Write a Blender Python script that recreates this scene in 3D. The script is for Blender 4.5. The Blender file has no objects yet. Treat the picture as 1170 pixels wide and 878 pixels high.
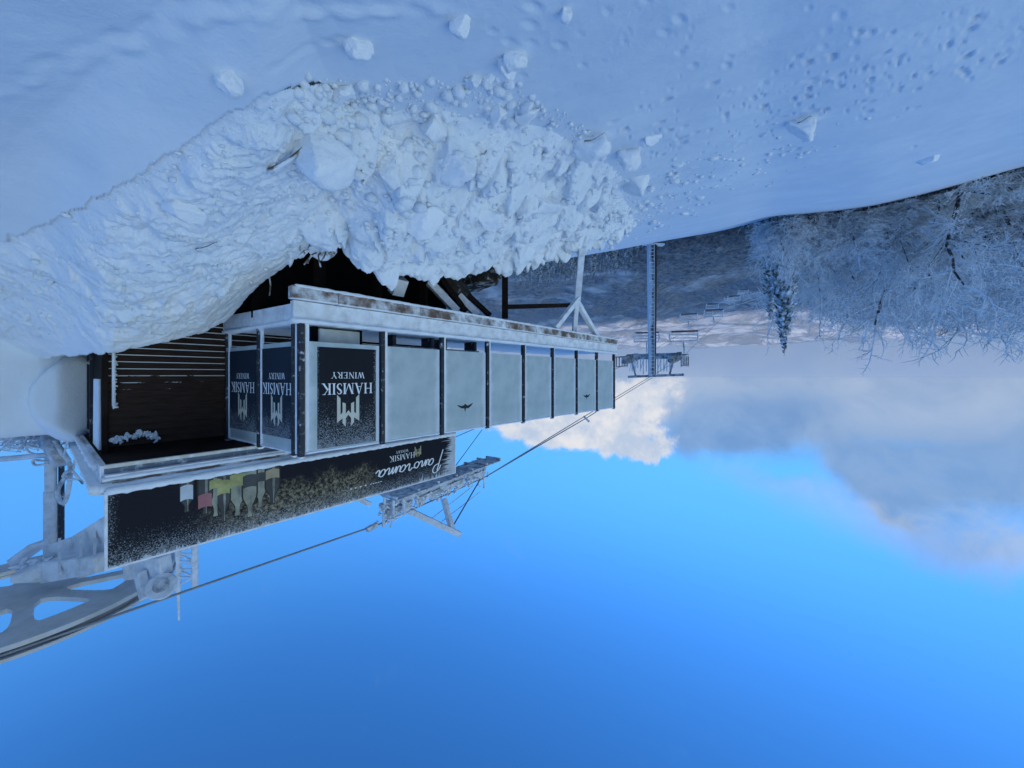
import bpy, math, random
import numpy as np
from mathutils import Vector, Matrix
R = math.radians
random.seed(7)
rng = np.random.default_rng(11)
S = bpy.context.scene
COL = S.collection

# ------------------------------------------------------------------ camera, world, sun, exposure
F = 422.5                     # focal length in pixels of a 1170 px wide picture
HZ = 429.0                    # picture row of the eye level
cam_d = bpy.data.cameras.new('camera')
cam_d.sensor_width = 36.0
cam_d.lens = 13.0
cam_d.clip_start = 0.05
cam_d.clip_end = 20000
cam_d.shift_y = -10.0 / 1170.0
cam = bpy.data.objects.new('camera', cam_d)
COL.objects.link(cam)
cam.location = (0, 0, 0)
cam.rotation_euler = (R(90), R(180), 0)     # level, turned upside down like the photograph
S.camera = cam

SUN_EL, SUN_AZ = 9.0, 145.0   # azimuth from +Y towards +X: behind the hill the camera stands on
sun_d = bpy.data.lights.new('sun', 'SUN')
sun_d.energy = 3.2
sun_d.angle = R(0.5)
sun_d.color = (1.0, 0.86, 0.72)
sun = bpy.data.objects.new('sun', sun_d)
COL.objects.link(sun)
sdir = Vector((math.sin(R(SUN_AZ)) * math.cos(R(SUN_EL)), math.cos(R(SUN_AZ)) * math.cos(R(SUN_EL)), math.sin(R(SUN_EL))))
sun.rotation_euler = (-sdir).to_track_quat('-Z', 'Y').to_euler()
S.view_settings.view_transform = 'Standard'
S.view_settings.look = 'None'
S.view_settings.exposure = 1.6
S.view_settings.gamma = 1.0
S.view_settings.use_curve_mapping = False


class NT:
    """small helper for node trees"""
    def __init__(self, tree):
        self.t = tree
        self.n = tree.nodes
        self.l = tree.links

    def add(self, kind, **kw):
        nd = self.n.new(kind)
        for k, v in kw.items():
            setattr(nd, k, v)
        return nd

    def put(self, sock, v):
        if isinstance(v, bpy.types.NodeSocket):
            self.l.new(v, sock)
        elif v is not None:
            if sock.type == 'RGBA' and isinstance(v, (tuple, list)) and len(v) == 3:
                v = (*v, 1)
            sock.default_value = v

    def m(self, op, a, b=None, c=None, clamp=False):
        nd = self.add('ShaderNodeMath', operation=op, use_clamp=clamp)
        self.put(nd.inputs[0], a)
        if b is not None:
            self.put(nd.inputs[1], b)
        if c is not None:
            self.put(nd.inputs[2], c)
        return nd.outputs[0]

    def smooth(self, v, a, b, lo=0.0, hi=1.0):
        nd = self.add('ShaderNodeMapRange', interpolation_type='SMOOTHSTEP')
        self.put(nd.inputs[0], v)
        for i, x in enumerate((a, b, lo, hi)):
            self.put(nd.inputs[1 + i], x)
        return nd.outputs[0]

    def mix(self, f, a, b):
        nd = self.add('ShaderNodeMix', data_type='RGBA')
        self.put(nd.inputs[0], f)
        self.put(nd.inputs[6], a)
        self.put(nd.inputs[7], b)
        return nd.outputs[2]

    def noise(self, vec, scale, detail=4, rough=0.55, dist=0.0, dims='3D'):
        nd = self.add('ShaderNodeTexNoise', noise_dimensions=dims)
        if vec is not None:
            self.l.new(vec, nd.inputs['Vector'])
        nd.inputs['Scale'].default_value = scale
        nd.inputs['Detail'].default_value = detail
        nd.inputs['Roughness'].default_value = rough
        nd.inputs['Distortion'].default_value = dist
        return nd.outputs['Fac']

    def sep(self, vec):
        nd = self.add('ShaderNodeSeparateXYZ')
        self.l.new(vec, nd.inputs[0])
        return nd.outputs

    def comb(self, x, y, z):
        nd = self.add('ShaderNodeCombineXYZ')
        for i, v in enumerate((x, y, z)):
            self.put(nd.inputs[i], v)
        return nd.outputs[0]


def srgb(r, g, b):
    f = lambda c: (c / 255 / 12.92) if c / 255 <= 0.04045 else ((c / 255 + 0.055) / 1.055) ** 2.4
    return (f(r), f(g), f(b))


def make_world():
    w = bpy.data.worlds.new('World')
    S.world = w
    w.use_nodes = True
    t = NT(w.node_tree)
    t.n.clear()
    out = t.add('ShaderNodeOutputWorld')
    bg = t.add('ShaderNodeBackground')
    bg.inputs['Strength'].default_value = 0.10
    t.l.new(bg.outputs[0], out.inputs[0])
    sky = t.add('ShaderNodeTexSky', sky_type='NISHITA')
    sky.sun_disc = False
    sky.sun_elevation = R(SUN_EL)
    sky.sun_rotation = R(SUN_AZ)
    sky.altitude = 1500
    sky.air_density = 0.9
    sky.dust_density = 0.3
    sky.ozone_density = 2.5
    gm = t.add('ShaderNodeGamma')
    gm.inputs['Gamma'].default_value = 1.2
    t.l.new(sky.outputs[0], gm.inputs['Color'])
    h0 = t.add('ShaderNodeHueSaturation')
    h0.inputs['Saturation'].default_value = 1.10
    t.l.new(gm.outputs[0], h0.inputs['Color'])
    hs = t.add('ShaderNodeVectorMath', operation='MULTIPLY')
    hs.inputs[1].default_value = (0.68, 0.90, 1.08)
    t.l.new(h0.outputs[0], hs.inputs[0])
    tc = t.add('ShaderNodeTexCoord')
    x, y, z = t.sep(tc.outputs['Generated'])
    hyp = t.m('SQRT', t.m('ADD', t.m('MULTIPLY', x, x), t.m('MULTIPLY', y, y)))
    az = t.m('ARCTAN2', x, y)
    el = t.m('ARCTAN2', z, hyp)
    # warp the directions with noise so that the cloud outlines billow
    v3 = tc.outputs['Generated']
    n1 = t.noise(v3, 3.2, 6, 0.55)
    n2 = t.noise(v3, 7.0, 7, 0.6, 0.4)
    n3 = t.noise(v3, 16.0, 6, 0.6)
    waz = t.m('ADD', az, t.m('MULTIPLY', t.m('SUBTRACT', n1, 0.5), 0.30))
    wel = t.m('ADD', el, t.m('MULTIPLY', t.m('SUBTRACT', n2, 0.5), 0.20))

    def blob(a0, e0, sa, se, amp):
        d1 = t.m('DIVIDE', t.m('SUBTRACT', waz, a0), sa)
        d2 = t.m('DIVIDE', t.m('SUBTRACT', wel, e0), se)
        q = t.m('ADD', t.m('MULTIPLY', d1, d1), t.m('MULTIPLY', d2, d2))
        return t.m('MULTIPLY', t.m('EXPONENT', t.m('MULTIPLY', q, -1.0)), amp)

    def total(lst):
        s = lst[0]
        for q in lst[1:]:
            s = t.m('ADD', s, q)
        return s

    gray = total([blob(*b) for b in CLOUD_GRAY])
    white = total([blob(*b) for b in CLOUD_WHITE])
    veil = total([blob(*b) for b in CLOUD_VEIL])
    grain = t.m('MULTIPLY', t.m('SUBTRACT', n2, 0.5), 1.3)
    grain2 = t.m('MULTIPLY', t.m('SUBTRACT', n3, 0.5), 0.7)
    g_m = t.smooth(t.m('ADD', gray, t.m('MULTIPLY', grain, 0.8)), 0.12, 0.85, 0.0, 0.93)
    w_m = t.smooth(t.m('ADD', white, t.m('ADD', grain, grain2)), 0.38, 0.76, 0.0, 1.0)
    v_m = t.smooth(t.m('ADD', veil, t.m('MULTIPLY', grain, 0.35)), 0.15, 0.9, 0.0, 0.9)
    low = t.smooth(el, -0.02, 0.17, 0.8, 0.0)
    # unseen bright cloud added behind and left of the viewer to light the snow
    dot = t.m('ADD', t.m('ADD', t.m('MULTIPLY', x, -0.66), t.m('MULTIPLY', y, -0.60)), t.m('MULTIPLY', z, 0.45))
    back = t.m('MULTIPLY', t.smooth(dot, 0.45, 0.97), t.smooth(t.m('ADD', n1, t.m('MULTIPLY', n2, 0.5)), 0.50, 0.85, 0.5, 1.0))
    c = t.mix(t.smooth(el, 0.05, 0.60, 0.92, 0.0), hs.outputs[0], C_AIR)
    c = t.mix(low, c, C_LOW)
    c = t.mix(back, c, C_FILL)
    c = t.mix(v_m, c, t.mix(t.smooth(n2, 0.35, 0.65), C_VEIL, C_VEIL2))
    c = t.mix(g_m, c, t.mix(t.smooth(t.m('ADD', n2, t.m('MULTIPLY', n3, 0.3)), 0.45, 0.8), C_GRAY, C_GRAY2))
    shade = t.smooth(t.m('ADD', n3, t.m('MULTIPLY', n2, 0.6)), 0.62, 1.0)
    c = t.mix(w_m, c, t.mix(shade, C_WHITE, C_WHITE2))
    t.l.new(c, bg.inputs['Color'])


def dirof(px, py, sx, sy, amp):
    X, Z = (585 - px) / F, (py - HZ) / F
    a = math.atan2(X, 1)
    e = math.atan2(Z, math.hypot(X, 1))
    return (a, e, sx / F / (1 + X * X), sy / F / math.hypot(X, 1), amp)


CLOUD_GRAY = [dirof(*b) for b in [(845, 484, 85, 34, 1.05), (920, 465, 60, 32, 0.5), (1060, 540, 90, 42, 1.1), (1165, 515, 70, 65, 0.95), (775, 500, 45, 22, 0.6), (985, 535, 45, 26, 0.6), (1020, 575, 70, 22, 0.4)]]
CLOUD_WHITE = [dirof(*b) for b in [(645, 496, 60, 22, 0.9), (715, 500, 50, 22, 0.85), (740, 514, 22, 12, 0.4), (600, 485, 50, 18, 0.8), (670, 460, 70, 28, 0.8), (712, 452, 50, 20, 0.5), (1075, 440, 90, 26, 0.42), (985, 470, 30, 14, 0.34)]]
CLOUD_VEIL = [dirof(*b) for b in [(800, 430, 260, 40, 1.0), (700, 450, 160, 55, 0.7), (1085, 438, 200, 46, 1.25), (1000, 600, 200, 35, 0.42), (1150, 625, 140, 45, 0.45), (1030, 592, 22, 7, 0.6), (880, 545, 120, 22, 0.35), (1070, 484, 120, 20, 0.9), (950, 500, 50, 18, 0.6)]]
K = 3.3
C_LOW = tuple(K * v for v in srgb(152, 186, 226))
C_VEIL = tuple(K * v for v in srgb(146, 172, 208))
C_VEIL2 = tuple(K * v for v in srgb(178, 194, 219))
C_GRAY = tuple(K * v for v in srgb(113, 153, 205))
C_GRAY2 = tuple(K * v for v in srgb(138, 171, 214))
C_WHITE = tuple(K * v for v in srgb(186, 203, 228))
C_WHITE2 = tuple(K * v for v in srgb(231, 232, 236))
C_FILL = (3.1, 3.85, 3.9)
C_AIR = tuple(K * v for v in srgb(88, 168, 246))
make_world()


# ------------------------------------------------------------------ materials
def mat(name, base, rough=0.7, metal=0.0, frost=None, var=0.12, bump=None, spec=0.3):
    """base colour with slight variation; frost = dict(amount, scale, up, col): rime caught by noise and by upward faces"""
    m = bpy.data.materials.new(name)
    m.use_nodes = True
    t = NT(m.node_tree)
    b = t.n['Principled BSDF']
    b.inputs['Roughness'].default_value = rough
    b.inputs['Metallic'].default_value = metal
    b.inputs['Specular IOR Level'].default_value = spec
    tc = t.add('ShaderNodeTexCoord')
    obj = tc.outputs['Object']
    n = t.noise(obj, 5.0, 5, 0.6)
    dark = tuple(c * (1 - var) for c in base)
    lite = tuple(min(1, c * (1 + var)) for c in base)
    col = t.mix(t.smooth(n, 0.3, 0.7), dark, lite)
    if frost:
        ge = t.add('ShaderNodeNewGeometry')
        nx, ny, nz = t.sep(ge.outputs['Normal'])
        fn = t.noise(obj, frost.get('scale', 9.0), 6, 0.65)
        v = t.m('ADD', fn, t.m('MULTIPLY', nz, frost.get('up', 0.2)))
        if 'dir' in frost:
            dx, dy, k = frost['dir']
            v = t.m('ADD', v, t.m('MULTIPLY', t.m('ADD', t.m('MULTIPLY', nx, dx), t.m('MULTIPLY', ny, dy)), k))
        th = 1.0 - frost['amount']
        w = frost.get('soft', 0.12)
        f = t.smooth(v, th - w, th + w)
        col = t.mix(f, col, frost.get('col', (0.80, 0.84, 0.88)))
        t.put(b.inputs['Roughness'], t.m('MULTIPLY_ADD', f, 0.85 - rough, rough))
        t.put(b.inputs['Metallic'], t.m('MULTIPLY', t.m('SUBTRACT', 1.0, f), metal))
    t.put(b.inputs['Base Color'], col)
    if bump:
        bn = t.add('ShaderNodeBump')
        bn.inputs['Strength'].default_value = bump[1]
        bn.inputs['Distance'].default_value = bump[2] if len(bump) > 2 else 0.02
        t.l.new(t.noise(obj, bump[0], 8, 0.65), bn.inputs['Height'])
        t.l.new(bn.outputs[0], b.inputs['Normal'])
    return m


def snow_mat(name, base, base2, scale=1.2, bumps=((9, 0.35, 0.05), (60, 0.25, 0.01)), dirt=0.0):
    m = bpy.data.materials.new(name)
    m.use_nodes = True
    t = NT(m.node_tree)
    b = t.n['Principled BSDF']
    b.inputs['Roughness'].default_value = 0.75
    b.inputs['Specular IOR Level'].default_value = 0.25
    tc = t.add('ShaderNodeTexCoord')
    o = tc.outputs['Object']
    n = t.noise(o, scale, 6, 0.6)
    col = t.mix(t.smooth(n, 0.35, 0.68), base, base2)
    if dirt:
        d = t.smooth(t.noise(o, 16, 4, 0.75, 1.2), 0.68, 0.76, 0, dirt)
        col = t.mix(d, col, (0.30, 0.25, 0.18))
    t.put(b.inputs['Base Color'], col)
    prev = None
    for sc, st, di in bumps:
        bn = t.add('ShaderNodeBump')
        bn.inputs['Strength'].default_value = st
        bn.inputs['Distance'].default_value = di
        t.l.new(t.noise(o, sc, 8, 0.6), bn.inputs['Height'])
        if prev:
            t.l.new(prev, bn.inputs['Normal'])
        prev = bn.outputs[0]
    t.l.new(prev, b.inputs['Normal'])
    return m


M = {}
M['snow'] = snow_mat('groomed_snow', (0.70, 0.77, 0.85), (0.77, 0.83, 0.89), 0.8, ((3.0, 0.3, 0.06), (45, 0.35, 0.010), (150, 0.25, 0.004)))
M['heap'] = snow_mat('shovelled_snow', (0.78, 0.84, 0.90), (0.87, 0.90, 0.94), 1.6, ((14, 0.5, 0.05), (55, 0.45, 0.018)), 0.35)
M['block'] = snow_mat('block_snow', (0.84, 0.87, 0.91), (0.91, 0.93, 0.95), 3.0, ((16, 0.45, 0.04), (60, 0.4, 0.015)), 0.2)
M['rime'] = snow_mat('rime', (0.74, 0.79, 0.84), (0.86, 0.89, 0.92), 4.0, ((18, 0.5, 0.03), (90, 0.4, 0.008)))
M['rime_dim'] = mat('thin_rime', (0.52, 0.56, 0.60), 0.9)
M['steel'] = mat('rimed_steel', (0.26, 0.27, 0.28), 0.6, 0.1, dict(amount=0.54, scale=7, up=0.05, soft=0.2, col=(0.68, 0.73, 0.78)), bump=(25, 0.3))
M['wheel'] = mat('grey_wheel_paint', (0.50, 0.48, 0.45), 0.6, 0.0, dict(amount=0.42, scale=3.0, up=0.0, soft=0.25, col=(0.55, 0.58, 0.61)), bump=(40, 0.15))
M['liner'] = mat('rope_liner', (0.26, 0.25, 0.24), 0.8, 0.0)
M['beam_paint'] = mat('rimed_beam', (0.52, 0.54, 0.56), 0.6, 0.0, dict(amount=0.54, scale=5, up=0.05, soft=0.25, col=(0.72, 0.77, 0.82)), bump=(30, 0.4))
M['dark_steel'] = mat('dark_steel', (0.030, 0.035, 0.045), 0.45, 0.3, dict(amount=0.34, scale=14, up=0.12, soft=0.10))
M['cream'] = mat('cream_trim', (0.62, 0.60, 0.52), 0.7, 0.0, dict(amount=0.42, scale=10, up=0.1, soft=0.12))
M['grey_board'] = mat('grey_board', (0.16, 0.19, 0.23), 0.7, 0.0, dict(amount=0.36, scale=12, up=0.2))
M['white_beam'] = mat('frosted_beam', (0.66, 0.66, 0.67), 0.7, 0.0, dict(amount=0.50, scale=6, up=0.15, soft=0.2, col=(0.86, 0.89, 0.92)), bump=(35, 0.4))
M['timber'] = mat('brown_timber', (0.17, 0.115, 0.085), 0.8, 0.0, dict(amount=0.44, scale=3.5, up=0.25, soft=0.16), var=0.3, bump=(20, 0.4))
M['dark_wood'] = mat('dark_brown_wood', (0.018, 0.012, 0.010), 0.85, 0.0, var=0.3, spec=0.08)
M['black'] = mat('void_and_handle_black', (0.008, 0.007, 0.007), 0.95, spec=0.05)
M['bark'] = mat('rimed_bark', (0.055, 0.050, 0.048), 0.9, 0.0, dict(amount=0.47, scale=2.2, up=0.18, soft=0.07, col=(0.62, 0.67, 0.73)))
M['twig'] = mat('frosted_twigs', (0.22, 0.23, 0.25), 0.9, 0.0, dict(amount=0.62, scale=1.3, up=0.15, soft=0.2, col=(0.74, 0.77, 0.80)), var=0.2)
M['spruce'] = mat('snowy_spruce_needles', (0.035, 0.048, 0.042), 0.9, 0.0, dict(amount=0.38, scale=2.6, up=0.22, soft=0.12, col=(0.66, 0.72, 0.78)), var=0.3)
M['earth'] = mat('dark_earth', (0.045, 0.040, 0.034), 0.95, 0.0, dict(amount=0.33, scale=6, up=0.12, soft=0.1), var=0.4, bump=(12, 0.8, 0.06))
M['seat'] = mat('red_brown_seat', (0.15, 0.065, 0.065), 0.7, 0.0, dict(amount=0.15, scale=1.5, up=0.1, soft=0.2), var=0.2)
M['seat_dark'] = mat('grey_seat', (0.07, 0.08, 0.095), 0.7, 0.0, dict(amount=0.2, scale=1.5, up=0.1, soft=0.2), var=0.2)
M['chair_metal'] = mat('rimed_chair_tube', (0.46, 0.50, 0.54), 0.6, 0.0, dict(amount=0.5, scale=3, soft=0.2))
M['rope'] = mat('steel_rope', (0.10, 0.11, 0.12), 0.5, 0.5)
M['rope_rime'] = mat('rimed_rope', (0.24, 0.26, 0.28), 0.7)
M['blue'] = mat('blue_plastic', (0.015, 0.022, 0.22), 0.45)
M['white_plastic'] = mat('white_plastic', (0.66, 0.66, 0.60), 0.5, 0, dict(amount=0.36, scale=6, up=0.3))
M['letter'] = mat('white_lettering', (0.80, 0.82, 0.83), 0.6, var=0.04)
M['gold'] = mat('pale_gold_print', (0.58, 0.57, 0.48), 0.5, var=0.06)
M['gold2'] = mat('gold_print', (0.42, 0.38, 0.20), 0.5, var=0.06)
M['yellow'] = mat('yellow_label', (0.36, 0.35, 0.14), 0.6, var=0.3)
M['pink'] = mat('pink_label', (0.36, 0.14, 0.15), 0.6)
M['tan'] = mat('tan_label', (0.38, 0.31, 0.20), 0.6)
M['bottle'] = mat('bottle_print', (0.045, 0.05, 0.052), 0.4, var=0.3)
M['bottle_pale'] = mat('pale_bottle_print', (0.26, 0.26, 0.19), 0.4, var=0.3)
M['stick'] = mat('dry_stick', (0.14, 0.11, 0.08), 0.9, 0, dict(amount=0.4, scale=8))
M['bottle_edge'] = mat('bottle_edge_print', (0.014, 0.014, 0.016), 0.4)
M['bottle_gleam'] = mat('bottle_gleam_print', (0.22, 0.22, 0.19), 0.4, var=0.5)
M['bird'] = mat('black_sticker', (0.012, 0.012, 0.014), 0.5)


def glass_mat():
    m = bpy.data.materials.new('rimed_glass')
    m.use_nodes = True
    t = NT(m.node_tree)
    b = t.n['Principled BSDF']
    b.inputs['Roughness'].default_value = 0.32
    tc = t.add('ShaderNodeTexCoord')
    x, y, z = t.sep(tc.outputs['Generated'])
    n = t.noise(tc.outputs['Object'], 2.5, 6, 0.6)
    n2 = t.noise(tc.outputs['Object'], 45, 4, 0.6)
    edge = t.m('ABSOLUTE', t.m('SUBTRACT', x, 0.5))
    e = t.smooth(t.m('ADD', edge, t.m('MULTIPLY', t.m('SUBTRACT', n, 0.5), 0.22)), 0.37, 0.50)
    top = t.smooth(t.m('ADD', z, t.m('MULTIPLY', t.m('SUBTRACT', n, 0.5), 0.1)), 0.95, 1.0)
    col = t.mix(t.smooth(n, 0.3, 0.7), (0.46, 0.56, 0.56), (0.62, 0.70, 0.69))
    col = t.mix(t.smooth(n2, 0.35, 0.7, 0, 0.42), col, (0.60, 0.66, 0.69))
    col = t.mix(t.m('MAXIMUM', e, t.m('MULTIPLY', top, 0.5)), col, (0.80, 0.84, 0.88))
    t.put(b.inputs['Base Color'], col)
    tr = t.add('ShaderNodeBsdfTranslucent')
    t.put(tr.inputs[0], col)
    mx = t.add('ShaderNodeMixShader')
    mx.inputs[0].default_value = 0.25
    t.l.new(b.outputs[0], mx.inputs[1])
    t.l.new(tr.outputs[0], mx.inputs[2])
    t.l.new(mx.outputs[0], t.n['Material Output'].inputs[0])
    return m


def poster_mat(name, base, top_start, side, landscape=False, seed=0.0):
    """printed dark sheet with rime speckles thickening towards the top edge"""
    m = bpy.data.materials.new(name)
    m.use_nodes = True
    t = NT(m.node_tree)
    b = t.n['Principled BSDF']
    b.inputs['Roughness'].default_value = 0.6
    b.inputs['Specular IOR Level'].default_value = 0.12
    tc = t.add('ShaderNodeTexCoord')
    x, y, z = t.sep(tc.outputs['Generated'])
    o = tc.outputs['Object']
    fine = t.noise(o, 70, 4, 0.8)
    mid = t.noise(o, 6, 5, 0.65)
    col = base
    if landscape:
        lm = t.noise(o, 3.2, 6, 0.65, 0.6)
        xs = t.m('MULTIPLY', t.smooth(x, 0.33, 0.44), t.smooth(t.m('ADD', x, t.m('MULTIPLY', lm, 0.2)), 0.98, 0.80))
        zz = t.smooth(t.m('ADD', z, t.m('MULTIPLY', t.m('SUBTRACT', lm, 0.5), 0.7)), 0.22, 0.55)
        veg = t.noise(o, 26, 6, 0.75)
        pc = t.mix(t.smooth(veg, 0.42, 0.66), (0.020, 0.018, 0.016), (0.36, 0.31, 0.20))
        col = t.mix(t.m('MULTIPLY', t.m('MULTIPLY', xs, zz), 0.9), col, pc)
    g = t.smooth(t.m('ADD', z, t.m('MULTIPLY', t.m('SUBTRACT', mid, 0.5), 0.35)), top_start, 1.06)
    sd = t.m('MAXIMUM', t.smooth(x, side, 0.0), t.smooth(x, 1.0 - side * 0.6, 1.0))
    d = t.m('MAXIMUM', g, t.m('MULTIPLY', sd, 0.8))
    # speckle where the fine noise beats the local threshold
    th = t.m('MULTIPLY_ADD', d, -0.20, 0.69)
    f = t.smooth(t.m('SUBTRACT', fine, th), -0.05, 0.07)
    f = t.m('MULTIPLY', f, t.smooth(d, 0.0, 0.2))
    hard = t.smooth(t.m('ADD', d, t.m('MULTIPLY', t.m('SUBTRACT', mid, 0.5), 0.3)), 0.93, 1.06)
    f = t.m('MAXIMUM', f, hard)
    col = t.mix(t.m('MULTIPLY', f, 0.62), col, (0.46, 0.50, 0.54))
    t.put(b.inputs['Base Color'], col)
    return m


def plank_mat():
    """dark lap boards, rime caught along the board edges low on the wall"""
    m = bpy.data.materials.new('dark_lap_boards')
    m.use_nodes = True
    t = NT(m.node_tree)
    b = t.n['Principled BSDF']
    b.inputs['Roughness'].default_value = 0.8
    b.inputs['Specular IOR Level'].default_value = 0.1
    tc = t.add('ShaderNodeTexCoord')
    x, y, z = t.sep(tc.outputs['Object'])
    st = t.comb(t.m('MULTIPLY', x, 1.5), y, t.m('MULTIPLY', z, 40))
    g = t.noise(st, 3, 5, 0.6)
    col = t.mix(t.smooth(g, 0.3, 0.7), (0.020, 0.013, 0.010), (0.058, 0.037, 0.029))
    fr = t.m('FRACT', t.m('DIVIDE', z, BOARD))
    line = t.smooth(fr, 0.86, 0.90)
    per = t.noise(t.comb(t.m('MULTIPLY', x, 1.6), 0.0, t.m('FLOOR', t.m('DIVIDE', z, BOARD))), 2.1, 3, 0.5)
    rag = t.noise(tc.outputs['Object'], 40, 3, 0.6)
    lowness = t.smooth(z, 1.55, 0.75, -0.34, 0.20)
    keep = t.smooth(t.m('ADD', t.m('ADD', per, lowness), t.m('MULTIPLY', t.m('SUBTRACT', rag, 0.5), 0.3)), 0.50, 0.54)
    col = t.mix(t.m('MULTIPLY', line, keep), col, (0.70, 0.75, 0.80))
    t.put(b.inputs['Base Color'], col)
    return m


BOARD = 0.092


def hill_mat():
    m = bpy.data.materials.new('far_forest_and_snow')
    m.use_nodes = True
    t = NT(m.node_tree)
    b = t.n['Principled BSDF']
    b.inputs['Roughness'].default_value = 0.9
    b.inputs['Specular IOR Level'].default_value = 0.0
    ge = t.add('ShaderNodeNewGeometry')
    p = ge.outputs['Position']
    x, y, z = t.sep(p)
    r = t.m('SQRT', t.m('ADD', t.m('MULTIPLY', x, x), t.m('MULTIPLY', y, y)))
    n1 = t.noise(p, 0.0022, 7, 0.6, 0.5)
    n2 = t.noise(p, 0.012, 7, 0.65)
    n3 = t.noise(p, 0.075, 6, 0.8)
    forest = t.mix(t.smooth(n3, 0.36, 0.66), (0.030, 0.036, 0.038), (0.16, 0.17, 0.18))
    pale = t.mix(t.smooth(n2, 0.35, 0.7), (0.26, 0.28, 0.31), (0.55, 0.58, 0.62))
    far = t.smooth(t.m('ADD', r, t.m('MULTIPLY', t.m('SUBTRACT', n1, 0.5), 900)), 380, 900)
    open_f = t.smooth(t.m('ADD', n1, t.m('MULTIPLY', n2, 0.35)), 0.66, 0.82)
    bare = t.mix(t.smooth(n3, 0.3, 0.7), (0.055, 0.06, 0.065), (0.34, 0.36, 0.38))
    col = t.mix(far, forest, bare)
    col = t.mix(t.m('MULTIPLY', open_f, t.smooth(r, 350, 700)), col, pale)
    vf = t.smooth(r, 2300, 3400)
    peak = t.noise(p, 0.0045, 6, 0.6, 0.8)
    col = t.mix(t.m('MULTIPLY', vf, t.smooth(peak, 0.46, 0.60, 0.12, 1.0)), col, (0.72, 0.73, 0.76))  # pale snow with the peaks' sunlit and shaded patches put into its colour
    t.put(b.inputs['Base Color'], col)
    return m


M['glass'] = glass_mat()
M['plank'] = plank_mat()
M['hill'] = hill_mat()
M['poster'] = poster_mat('black_poster', (0.013, 0.015, 0.020), 0.30, 0.10)
M['poster_side'] = poster_mat('blue_black_poster', (0.016, 0.026, 0.042), 0.45, 0.03)
M['banner'] = poster_mat('black_banner', (0.011, 0.012, 0.018), 0.36, 0.05, True)


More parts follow.
